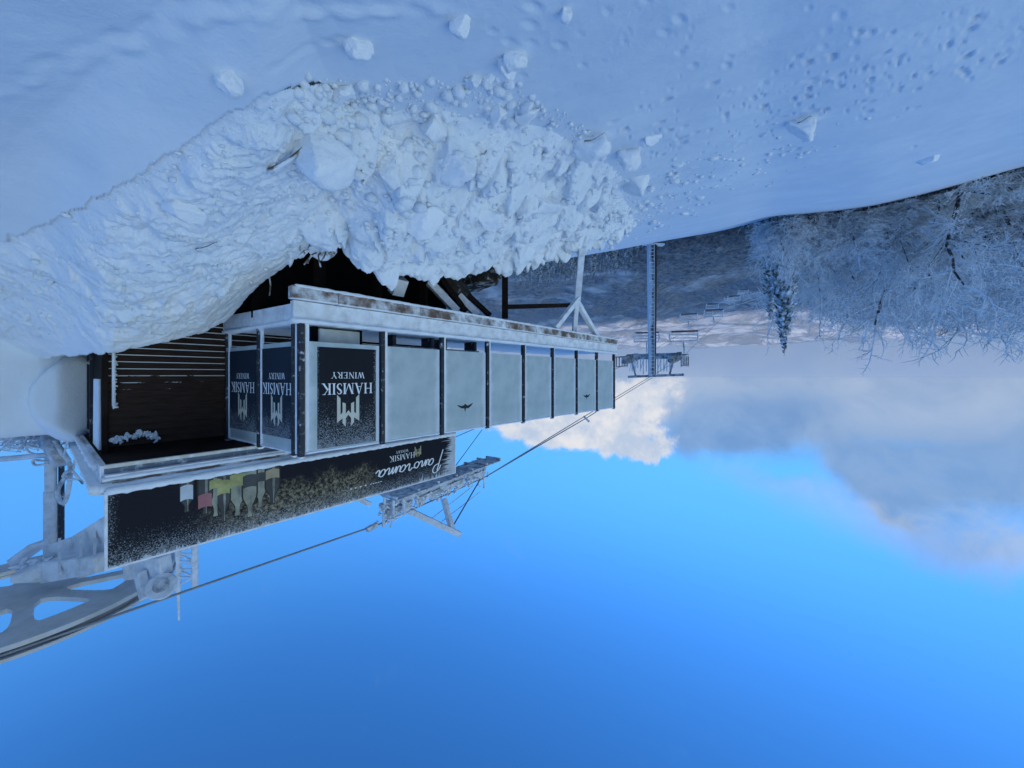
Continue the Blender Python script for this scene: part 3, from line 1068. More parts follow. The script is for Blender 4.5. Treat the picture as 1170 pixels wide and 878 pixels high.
def build_terrace():
    T = empty('terrace', tp(4.3, 0.5, -1.07))
    T['label'] = 'raised snowy terrace deck on posts beside the dark hut'
    T['category'] = 'terrace'
    bpy.context.view_layer.update()
    inv = Matrix.Translation(-Vector(T.location))

    def put(mb, name, m, par=T, **kw):
        mb.v = [tuple(inv @ Vector(v)) for v in mb.v]
        return mb.build(name, m, par, **kw)
    L = 8.61
    a, b = tp(-0.02, 0.06), tp(L, 0.06)
    e = C0 + D2 * 2.2
    d = MB().prism([(a.x, a.y), (e.x - 0.03, e.y + 0.03), (tp(L, 2.2).x, tp(L, 2.2).y), (b.x, b.y)], -0.80, -0.70)
    put(d, 'deck', M['dark_wood'])
    s = MB().prism([(tp(0.05, .1).x, tp(0.05, .1).y), ((C0 + D2 * 2.1).x, (C0 + D2 * 2.1).y), (tp(L, 2.0).x, tp(L, 2.0).y), (tp(L - .05, .1).x, tp(L - .05, .1).y)], -0.698, -0.66)
    put(s, 'deck_snow', M['rime'])
    # white beam under the posts
    mb = MB()
    mb.bar(tp(-0.10, 0, -0.785), tp(L + 0.12, 0, -0.785), 0.10, 0.225)
    put(mb, 'edge_beam', M['white_beam'], bevel=0.006)
    mb = MB()
    mb.bar(Vector((*(C0 + D2 * 0.07)[:2], -0.775)), Vector((*(C0 + D2 * 2.35)[:2], -0.80)), 0.10, 0.21)
    put(mb, 'edge_beam', M['white_beam'], bevel=0.006)
    mb = MB()
    wobble_strip(mb, tp(-0.12, -0.005, -0.655), tp(L + 0.1, -0.005, -0.655), 0.15, 0.05, 160, 0.012, 2)
    wobble_strip(mb, Vector((*(C0 + D2 * 0.05)[:2], -0.655)), Vector((*(C0 + D2 * 2.3)[:2], -0.66)), 0.14, 0.05, 50, 0.012, 4)
    put(mb, 'rail_snow', M['rime'], smooth=True)
    # brown timbers below the beam, board by board
    s0 = -0.14
    for ln in (0.55, 1.25, 1.75, 1.75, 1.75, 1.75):
        s1 = min(s0 + ln, L + 0.15)
        mb = MB()
        mb.bar(tp(s0, -0.055, -0.985), tp(s1 - 0.006, -0.055, -0.985), 0.12, 0.155)
        put(mb, 'timber_board', M['timber'], bevel=0.012)
        s0 = s1
    mb = MB()
    wobble_strip(mb, tp(-0.1, -0.09, -1.06), tp(L, -0.09, -1.06), 0.09, 0.035, 170, 0.014, 9)
    put(mb, 'timber_rime', M['rime'], smooth=True)
    # near-black backing sheets under the deck, standing in for the shaded void
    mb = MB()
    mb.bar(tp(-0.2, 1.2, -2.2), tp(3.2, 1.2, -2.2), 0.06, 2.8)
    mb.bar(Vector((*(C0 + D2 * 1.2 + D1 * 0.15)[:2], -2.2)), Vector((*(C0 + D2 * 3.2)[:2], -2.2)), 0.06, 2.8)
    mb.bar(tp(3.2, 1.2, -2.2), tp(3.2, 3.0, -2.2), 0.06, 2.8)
    put(mb, 'void_backing', M['black'])
    for sx in (0.5, 1.4, 2.3):
        mb = MB()
        mb.bar(tp(sx, 0.7, -0.82), tp(sx, 0.7, -3.2), 0.12)
        put(mb, 'post', M['dark_wood'])
    # joists seen from below
    for sx in np.arange(0.4, L, 0.7):
        mb = MB()
        mb.bar(tp(sx, 0.08, -0.88), tp(sx, 2.0, -0.88), 0.07, 0.15)
        put(mb, 'joist', M['dark_wood'])
    # braces and posts
    def brace(p0, p1, w, m, name='brace'):
        put(MB().bar(p0, p1, w, w * 0.9), name, m, bevel=0.006)
    brace(P(452, 336, 5.9), P(458, 318, 5.8), 0.20, M['white_beam'])
    brace(P(522, 356, 6.7), P(490, 322, 6.5), 0.14, M['white_beam'])
    brace(P(532, 357, 7.0), P(502, 316, 6.8), 0.12, M['dark_wood'])
    brace(P(545, 360, 7.2), P(524, 338, 7.1), 0.14, M['white_beam'])
    brace(P(560, 361, 7.4), P(530, 333, 7.2), 0.10, M['dark_wood'])
    Yp = 9.35
    brace(P(659, 350, Yp), P(665, 284, Yp), 0.15, M['white_beam'], 'post')
    brace(P(661, 341, Yp), P(634, 375, 8.6), 0.12, M['white_beam'])
    brace(P(659, 345, Yp), P(656, 382, Yp + 0.2), 0.11, M['white_beam'])
    brace(P(657, 341, Yp), P(683, 386, 10.2), 0.12, M['white_beam'])
    brace(P(577, 304, 7.9), P(577, 364, 7.9), 0.13, M['dark_wood'], 'post')
    brace(P(577, 351, 7.9), P(650, 349, 9.2), 0.10, M['dark_wood'], 'cross_rail')
    return T


build_terrace()


# ---- lettering drawn as strokes
def glyph(ch):
    st, th = 0.15, 0.055
    q = []          # list of (x0,y0,x1,y1,width)

    def stem(x, w, y0=0.0, y1=1.0):
        q.append((x, y0, x, y1, w))
        for y in (y0, y1):
            yy = y + (0.025 if y == 0 else -0.025)
            q.append((x - w / 2 - 0.09, yy, x + w / 2 + 0.09, yy, 0.05))

    def arc(pts):
        for a, b in zip(pts, pts[1:]):
            q.append((a[0], a[1], b[0], b[1], (a[2] + b[2]) / 2))
    if ch == 'H':
        stem(.18, st); stem(.78, st); q.append((.18, .52, .78, .52, th)); w = .96
    elif ch == 'A':
        q.extend([(.12, 0, .45, 1, th), (.78, 0, .45, 1, st), (.24, .34, .66, .34, th), (.0, .025, .26, .025, .05), (.62, .025, .94, .025, .05)]); w = .92
    elif ch == 'M':
        stem(.14, th); stem(.98, st); q.extend([(.18, 1, .55, .05, st), (.55, .05, .93, 1, th)]); w = 1.14
    elif ch == 'S':
        arc([(.50, .78, .05), (.44, .93, .06), (.28, .97, .07), (.12, .88, .12), (.12, .70, .15), (.28, .56, .15), (.46, .43, .15), (.50, .24, .14), (.40, .08, .08), (.24, .03, .06), (.10, .10, .05), (.06, .25, .05)]); w = .58
    elif ch == 'I':
        stem(.18, st); w = .36
    elif ch == 'K':
        stem(.18, st); q.extend([(.22, .42, .68, .97, th), (.36, .58, .76, .02, st), (.55, .975, .84, .975, .05), (.62, .025, .94, .025, .05)]); w = .92
    elif ch == 'W':
        q.extend([(.10, 1, .38, 0, st), (.38, 0, .60, .95, th), (.60, .95, .84, 0, st), (.84, 0, 1.12, 1, th), (-.02, .975, .26, .975, .05), (.98, .975, 1.24, .975, .05)]); w = 1.22
    elif ch == 'N':
        stem(.14, th); q.extend([(.16, 1, .78, .02, st), (.80, 0, .80, 1, th), (.66, .975, .94, .975, .05)]); w = .98
    elif ch == 'E':
        stem(.18, st); q.extend([(.18, .975, .64, .975, .05), (.18, .025, .66, .025, .05), (.2, .52, .5, .52, th), (.63, .80, .63, 1, .05), (.65, 0, .65, .22, .05)]); w = .74
    elif ch == 'R':
        stem(.18, st)
        arc([(.2, .97, .05), (.46, .96, .07), (.62, .82, .13), (.60, .64, .13), (.44, .52, .06), (.2, .5, .05)])
        q.extend([(.42, .50, .74, .02, st), (.62, .025, .92, .025, .05)]); w = .88
    elif ch == 'Y':
        q.extend([(.10, 1, .44, .45, st), (.44, .45, .76, 1, th), (.44, 0, .44, .47, st), (.28, .025, .60, .025, .05), (-.02, .975, .26, .975, .05), (.64, .975, .90, .975, .05)]); w = .88
    else:
        w = .4
    return q, w


def stroke_quads(mb, q, ox, oz, sc, y):
    for k, (x0, z0, x1, z1, w) in enumerate(q):
        d = Vector((x1 - x0, z1 - z0))
        if d.length < 1e-6:
            continue
        d.normalize()
        n = Vector((-d.y, d.x)) * (w / 2)
        yy = y - 0.00012 * (len(mb.f) % 9)
        e = d * 0.0
        pts = [(x0 + n.x, z0 + n.y), (x0 - n.x, z0 - n.y), (x1 - n.x, z1 - n.y), (x1 + n.x, z1 + n.y)]
        mb.raw([(ox + a * sc, yy, oz + b * sc) for a, b in pts], [(0, 1, 2, 3)])


def text_mb(txt, cx, z, hgt, y, track=0.10, mb=None, squeeze=1.0):
    mb = mb or MB()
    ws = [glyph(c) for c in txt]
    tot = sum(w for _, w in ws) + track * (len(txt) - 1)
    x = cx - tot * hgt * squeeze / 2
    for q, w in ws:
        q2 = [(a * squeeze, b, c * squeeze, d, e) for a, b, c, d, e in q]
        stroke_quads(mb, q2, x, z, hgt, y)
        x += (w + track) * hgt * squeeze
    return mb


def emblem_mb(cx, z, w, y, mb=None):
    """the mark above the lettering: four upright bars tied by chevrons; z = its lower edge"""
    mb = mb or MB()
    # drawn in units of its width, 1 wide and 1.5 high
    bars = [
        [(0.00, 0.00), (0.15, 0.16), (0.15, 1.02), (0.00, 0.98)],
        [(1.00, 0.00), (0.85, 0.16), (0.85, 1.02), (1.00, 0.98)],
        [(0.24, 0.34), (0.38, 0.40), (0.38, 1.42), (0.24, 1.26)],
        [(0.76, 0.34), (0.62, 0.40), (0.62, 1.42), (0.76, 1.26)],
        [(0.00, 0.98), (0.24, 0.80), (0.24, 1.04), (0.00, 1.22)],
        [(1.00, 0.98), (0.76, 0.80), (0.76, 1.04), (1.00, 1.22)],
        [(0.38, 0.86), (0.50, 0.70), (0.62, 0.86), (0.62, 1.06), (0.50, 0.90), (0.38, 1.06)],
    ]
    for k, b in enumerate(bars):
        yy = y - 0.00012 * k
        pts = [(cx + (a - 0.5) * w, yy, z + c * w) for a, c in b]
        ar = sum(pts[i][0] * pts[(i + 1) % len(pts)][2] - pts[(i + 1) % len(pts)][0] * pts[i][2] for i in range(len(pts)))
        if ar < 0:
            pts.reverse()
        if len(pts) == 6:
            mb.raw(pts, [(0, 1, 4, 5), (1, 2, 3, 4)])
        else:
            mb.raw(pts, [tuple(range(len(pts)))])
    return mb


def bird_mb(cx, z, w, y):
    mb = MB()
    up = [(-0.5, -0.10), (-0.38, 0.02), (-0.2, 0.12), (-0.06, 0.10), (0.0, 0.30), (0.07, 0.10), (0.22, 0.10), (0.42, 0.0), (0.5, -0.06)]
    lo = [(-0.5, -0.14), (-0.36, -0.08), (-0.18, -0.02), (-0.08, -0.06), (0.0, -0.12), (0.09, -0.05), (0.22, -0.02), (0.40, -0.06), (0.5, -0.09)]
    vs = [(cx + a * w, y, z + b * w) for a, b in up] + [(cx + a * w, y, z + b * w) for a, b in lo]
    n = len(up)
    return mb.raw(vs, [(i, i + n, i + n + 1, i + 1) for i in range(n - 1)])


def build_windbreak():
    W = empty('glass_windbreak', tp(4.3, 0, -0.67))
    W['label'] = 'row of frost covered glass panels between dark posts on the terrace edge'
    W['category'] = 'windbreak'
    inv = Matrix.Translation(-Vector(W.location))

    def local(mb):
        mb.v = [tuple(inv @ Vector(v)) for v in mb.v]
        return mb

    def post(c, ax, w=0.085):
        x = Vector(ax)
        o = MB().bar((c.x, c.y, ZR), (c.x, c.y, ZT), w, 0.06, up=(x.x, x.y, 0))
        p = local(o).build('post', M['dark_steel'], W, bevel=0.006)
        mb = MB()
        s = c + x * (-w * 0.75)
        mb.bar((s.x, s.y, ZR + 0.03), (s.x, s.y, ZT - 0.02), 0.035, 0.05, up=(x.x, x.y, 0))
        local(mb).build('clinging_rime', M['rime'], p, bevel=0.01)
        # cap of snow
        mb = MB()
        mb.bar((c.x, c.y, ZT), (c.x, c.y, ZT + 0.025), w * 1.1, 0.07, w * 0.6, 0.04, up=(x.x, x.y, 0))
        local(mb).build('snow_cap', M['rime'], p)
    for k in range(9):
        c = C0 + D1 * (STEP * k)
        post(c, -D1, 0.09 if k == 0 else 0.075)
    c2 = C0 + D2 * 0.14 + D1 * 0.0
    post(c2, D2, 0.07)
    for k in (1, 2):
        post(C0 + D2 * (STEP2 * k), D2, 0.075)

    def panel(a, b, kind):
        """glass between posts a and b, a at the reader's left"""
        ax = (b - a).normalized()
        wd = (b - a).length
        fm = inv @ frame((a.x, a.y, 0), ax)
        x0, x1 = 0.05, wd - 0.05
        zb = -0.42

        def lb(mb):
            return mb
        g = lb(MB().box(x0, x1, -0.008, 0.008, zb, ZT - 0.03)).build('glass_panel', M['glass'], W)
        g.matrix_local = fm
        cx = (x0 + x1) / 2
        mb = MB()
        wobble_strip(mb, (x0, 0, ZT - 0.03), (x1, 0, ZT - 0.03), 0.035, 0.028, 24, 0.008, int(a.x * 50) % 17)
        mb.build('top_rime', M['rime'], g, smooth=True)
        if kind in ('front', 'side'):
            ww = x1 - x0
            pz0, pz1 = -0.36, (0.93 if kind == 'front' else 0.80)
            l, r = (0.12, 0.05) if kind == 'front' else (0.06, 0.10)
            l, r = (0.13 * ww, 0.14 * ww) if kind == 'front' else (0.03, 0.03)
            MB().box(x0 + l * (0.4 if kind == 'front' else 1), x1 - r, -0.011, -0.0085, pz0, pz1).build('poster', M['poster'] if kind == 'front' else M['poster_side'], g)
            pcx = (x0 + l * (0.4 if kind == 'front' else 1) + x1 - r) / 2
            if kind == 'front':
                text_mb('HAMSIK', pcx, 0.105, 0.145, -0.0125, 0.07, squeeze=0.90).build('lettering', M['letter'], g)
                text_mb('WINERY', pcx, -0.04, 0.082, -0.0125, 0.08).build('lettering', M['letter'], g)
                emblem_mb(pcx, 0.255, 0.30, -0.0125).build('emblem', M['gold'], g)
            else:
                text_mb('HAMSIK', pcx, 0.10, 0.150, -0.0125, 0.07).build('lettering', M['letter'], g)
                text_mb('WINERY', pcx, -0.03, 0.080, -0.0125, 0.08).build('lettering', M['letter'], g)
                emblem_mb(pcx, 0.245, 0.30, -0.0125).build('emblem', M['gold'], g)
        if kind == 'bird':
            bird_mb(cx + 0.02, 0.545, 0.36, -0.0095).build('bird_sticker', M['bird'], g)
        return g
    for k in range(8):
        panel(C0 + D1 * (STEP * (k + 1)), C0 + D1 * (STEP * k), 'front' if k == 0 else ('bird' if k in (2, 6) else 'plain'))
    for k in range(2):
        panel(C0 + D2 * (STEP2 * k + (0.10 if k == 0 else 0)), C0 + D2 * (STEP2 * (k + 1)), 'side')


build_windbreak()


# things standing on the deck, seen through the gap under the glass
def deck_things():
    def local(p, ax):
        return frame((p.x, p.y, -0.66), ax)
    p = tp(0.62, 0.45)
    e = empty('storage_box')
    tag(e, 'pale box with feet behind the black poster panel', 'box')
    MB().box(-0.28, 0.28, -0.15, 0.15, 0.03, 0.27).build('body', M['white_plastic'], e, bevel=0.012)
    MB().box(-0.30, 0.30, -0.165, 0.165, 0.272, 0.30).build('lid', M['grey_board'], e)
    for sx in (-0.31, 0.31):
        MB().box(sx - 0.03, sx + 0.03, -0.1, 0.1, 0.0, 0.20).build('handle', M['black'], e)
    e.matrix_world = local(p, -D1)
    p = C0 + D2 * 0.62 + Vector((-0.25, 0.45, 0))
    e = empty('storage_crate')
    tag(e, 'blue plastic crate in the snow behind the side panel', 'crate')
    MB().box(-0.30, 0.26, -0.18, 0.18, 0.04, 0.23).build('body', M['blue'], e, bevel=0.01)
    MB().box(-0.32, 0.28, -0.20, 0.20, 0.232, 0.26).build('rim', M['blue'], e)
    e.matrix_world = local(p, D2)
    for s, lab in ((1.95, 'snow dusted grey bench behind the panel beside the black poster'), (3.0, 'snow dusted grey bench behind the first bird sticker panel')):
        p = tp(s, 0.62)
        e = empty('bench')
        tag(e, lab, 'bench', 'benches behind the glass windbreak')
        MB().box(-0.45, 0.45, -0.18, 0.18, 0.18, 0.235).build('seat', M['grey_board'], e)
        MB().box(-0.44, 0.44, -0.17, 0.17, 0.237, 0.27).build('seat_snow', M['rime'], e, bevel=0.012)
        for sx in (-0.38, 0.38):
            MB().box(sx - 0.03, sx + 0.03, -0.15, 0.15, 0.0, 0.18).build('leg', M['dark_steel'], e)
        e.matrix_world = local(p, -D1)


deck_things()


# ------------------------------------------------------------------ the hut
WC = Vector((5.21, 4.73, 0))          # right front corner of its wall
DH = Vector((-0.615, 0.788, 0))       # along the front, away from the right corner
NH = Vector((0.788, 0.615, 0))        # inwards


def hp(s, q, z=0.0):
    v = WC + DH * s + NH * q
    return Vector((v.x, v.y, z))


def build_hut():
    H = empty('mountain_hut', hp(2.5, 1.5, -2.6))
    tag(H, 'dark boarded hut with a snowy stepped eave behind the terrace', 'hut')
    inv = Matrix.Translation(-Vector(H.location))

    def put(mb, name, m, par=H, **kw):
        mb.v = [tuple(inv @ Vector(v)) for v in mb.v]
        return mb.build(name, m, par, **kw)
    Z0, Z1 = -2.6, 1.0
    Ln, Dp = 5.1, 3.9
    # front wall of lap boards, local x along the wall
    fm = inv @ frame((*hp(Ln, 0)[:2], Z0 + 1.6), -DH)
    mb = MB()
    n = int((Z1 + 1.0) / BOARD)
    x0, x1 = 0.0, Ln
    for k in range(n):
        z = k * BOARD
        mb.raw([(x0, 0.0, z), (x1, 0.0, z), (x1, -0.020, z + BOARD * 0.90), (x0, -0.020, z + BOARD * 0.90), (x1, 0.0, z + BOARD), (x0, 0.0, z + BOARD)],
               [(0, 1, 2, 3), (3, 2, 4, 5)])
    o = mb.build('wall', M['plank'], H)
    o.matrix_local = fm
    mb = MB()
    c = [hp(0, 0.02), hp(Ln, 0.02), hp(Ln, Dp), hp(0, Dp)]
    mb.prism([(p.x, p.y) for p in c], Z0, Z1)
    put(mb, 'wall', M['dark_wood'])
    mb = MB()
    mb.bar(hp(0.0, -0.02, -1.6), hp(0.0, -0.02, Z1), 0.05, 0.06, up=(DH.x, DH.y, 0))
    put(mb, 'corner_trim', M['dark_wood'], bevel=0.008)
    mb = MB()
    mb.bar(hp(-0.022, 0.66, 0.05), hp(-0.022, 0.66, 0.99), 0.62, 0.03, 0.78, 0.03, up=(DH.x, DH.y, 0))
    put(mb, 'side_board', M['rime'], bevel=0.01)
    mb = MB()
    mb.bar(hp(0.075, -0.028, -0.85), hp(0.075, -0.028, 0.40), 0.05, 0.03, up=(DH.x, DH.y, 0))
    rc = random.Random(14)
    for k in range(110):
        z = rc.uniform(-0.85, 0.42)
        mb.bar(hp(0.07, -0.03, z), hp(0.085 + abs(rc.gauss(0, 0.018)), -0.035, z + rc.uniform(-.015, .015)), 0.03, 0.035, 0.014, 0.015)
    put(mb, 'corner_rime', M['rime'], smooth=True)['kind'] = 'stuff'
    # soffit and roof slab
    ov, ro = 1.0, 0.06
    mb = MB()
    c = [hp(-ro, -ov + 0.02), hp(Ln + .1, -ov + 0.02), hp(Ln + .1, Dp + 0.5), hp(-ro, Dp + 0.5)]
    mb.prism([(p.x, p.y) for p in c], 1.0, 1.21)
    R_ = put(mb, 'roof', M['dark_wood'])

    def sub(mb, name, m, **kw):
        mb.v = [tuple(inv @ Vector(v)) for v in mb.v]
        return mb.build(name, m, R_, **kw)

    def strip(q, z0, z1, th, name, m, s0=-ro - 0.02, s1=Ln + 0.1):
        mb = MB().bar(hp(s0, q, (z0 + z1) / 2), hp(s1, q, (z0 + z1) / 2), th, z1 - z0)
        return sub(mb, name, m, bevel=0.004)
    strip(-ov, 0.985, 1.025, 0.05, 'lower_trim', M['cream'])
    strip(-ov + 0.01, 1.027, 1.088, 0.03, 'recessed_board', M['grey_board'])
    strip(-ov - 0.03, 1.090, 1.135, 0.11, 'gutter_ledge', M['white_beam'])
    strip(-ov - 0.02, 1.150, 1.195, 0.05, 'fascia_board', M['timber'])
    mb = MB()
    wobble_strip(mb, hp(-0.1, -ov - 0.05, 1.135), hp(Ln, -ov - 0.05, 1.135), 0.10, 0.045, 110, 0.01, 21)
    wobble_strip(mb, hp(-0.12, -ov - 0.03, 1.235), hp(Ln, -ov - 0.03, 1.235), 0.14, 0.085, 110, 0.016, 23)
    sub(mb, 'eave_snow', M['rime'], smooth=True)
    mb = MB().bar(hp(-ro - 0.025, -ov, 1.10), hp(-ro - 0.025, Dp + 0.5, 1.10), 0.05, 0.22)
    sub(mb, 'side_fascia', M['white_beam'], bevel=0.006)
    mb = MB()
    wobble_strip(mb, hp(-ro - 0.05, -ov - 0.05, 1.235), hp(-ro - 0.05, Dp + 0.5, 1.235), 0.16, 0.10, 90, 0.02, 31)
    wobble_strip(mb, hp(-ro - 0.07, -ov + 0.2, 1.03), hp(-ro - 0.07, Dp + 0.4, 1.03), 0.06, 0.08, 90, 0.02, 35)
    sub(mb, 'side_snow', M['rime'], smooth=True)
    # snow lying on the roof
    ss, qq = np.meshgrid(np.linspace(-0.05, Ln + 0.08, 70), np.linspace(-0.85, Dp + 0.45, 50))
    X = WC.x + DH.x * ss + NH.x * qq
    Y = WC.y + DH.y * ss + NH.y * qq
    edge = np.minimum(np.minimum(ss + 0.05, Ln + 0.08 - ss), np.minimum(qq + 0.85, Dp + 0.45 - qq))
    Z = 1.21 + 0.16 * sst(0, 0.3, edge) + 0.05 * perlin(X * 2, Y * 2) * sst(0, 0.3, edge)
    o = grid_mesh('roof_snow', np.stack([X, Y, Z], -1), M['rime'], parent=R_)
    o.matrix_local = inv
    mb = MB()
    rr = random.Random(4)
    for k in range(150):
        s = rr.uniform(0.05, 0.50)
        z = 0.86 - 0.10 * math.sin(s * 6.5) * (1 if s > 0.3 else 0.5) + rr.gauss(0, 0.018)
        a = hp(s, -0.03, z)
        mb.bar(a, a + Vector((rr.gauss(0, .02), -0.02, rr.gauss(0, .02))), 0.030, 0.030, 0.012, 0.012)
    put(mb, 'rime_tufts', M['rime'], smooth=True)['kind'] = 'stuff'
    # side boarding strips
    mb = MB()
    for q in np.arange(1.6, Dp, 0.55):
        mb.bar(hp(-0.012, q, -1.2), hp(-0.012, q, 0.99), 0.05, 0.03, up=(NH.x, NH.y, 0))
    put(mb, 'batten', M['dark_steel'])


build_hut()


def build_drift():
    # rounded lump of wind packed snow against the side of the hut
    o = lump('snow_drift', P(86, 450, 6.2), 0.38, 0.50, 0.78, 77, False, 4)
    o.data.materials[0] = M['snow']
    tag(o, 'rounded wind packed snow drift clinging to the side wall of the hut', 'snow drift')


build_drift()


def smooth_line(pts, n=6):
    pts = [Vector(p) for p in pts]
    out = []
    for i in range(len(pts) - 1):
        p0, p1, p2, p3 = pts[max(i - 1, 0)], pts[i], pts[i + 1], pts[min(i + 2, len(pts) - 1)]
        for k in range(n):
            t = k / n
            out.append(0.5 * ((2 * p1) + (p2 - p0) * t + (2 * p0 - 5 * p1 + 4 * p2 - p3) * t * t + (3 * p1 - p0 - 3 * p2 + p3) * t ** 3))
    out.append(pts[-1])
    return out


def script_mb(x, z, sc, y):
    """the handwritten word, drawn letter by letter"""
    A = [(.40, .30), (.22, .37), (.06, .22), (.10, .04), (.26, .06), (.40, .32), (.38, .10), (.46, .02), (.60, .14)]
    N = [(.0, .14), (.10, .34), (.10, .02), (.22, .26), (.34, .34), (.34, .08), (.42, .02), (.56, .14)]
    O = [(.02, .14), (.14, .34), (.04, .16), (.14, .02), (.32, .08), (.34, .28), (.18, .36), (.30, .30), (.52, .30)]
    Rr = [(.0, .28), (.12, .40), (.20, .32), (.18, .10), (.24, .02), (.40, .14)]
    Mm = [(.0, .14), (.10, .34), (.09, .02), (.20, .26), (.30, .34), (.29, .03), (.40, .26), (.52, .34), (.50, .08), (.58, .02), (.72, .14)]
    word = [([(.02, -.38), (.16, .20), (.28, .78)], 0), ([(.05, .52), (.18, .78), (.45, .90), (.62, .74), (.50, .48), (.24, .40)], .62), (A, .52), (N, .52), (O, .50), (Rr, .40), (A, .55), (Mm, .70), (A, .6)]
    mb = MB()
    k = 0
    for pts, adv in word:
        line = smooth_line([(p[0] + p[1] * 0.18, p[1], 0) for p in pts], 5)
        for a, b in zip(line, line[1:]):
            d = (b - a)
            if d.length < 1e-5:
                continue
            d.normalize()
            w = 0.020 + 0.020 * abs(d.y)
            n = Vector((-d.y, d.x, 0)) * w
            e = d * 0.012
            yy = y - 0.0001 * (k % 13)
            k += 1
            q = [a - e + n, a - e - n, b + e - n, b + e + n]
            mb.raw([(x + v.x * sc, yy, z + v.y * sc) for v in q], [(0, 1, 2, 3)])
        x += adv * sc
    return mb


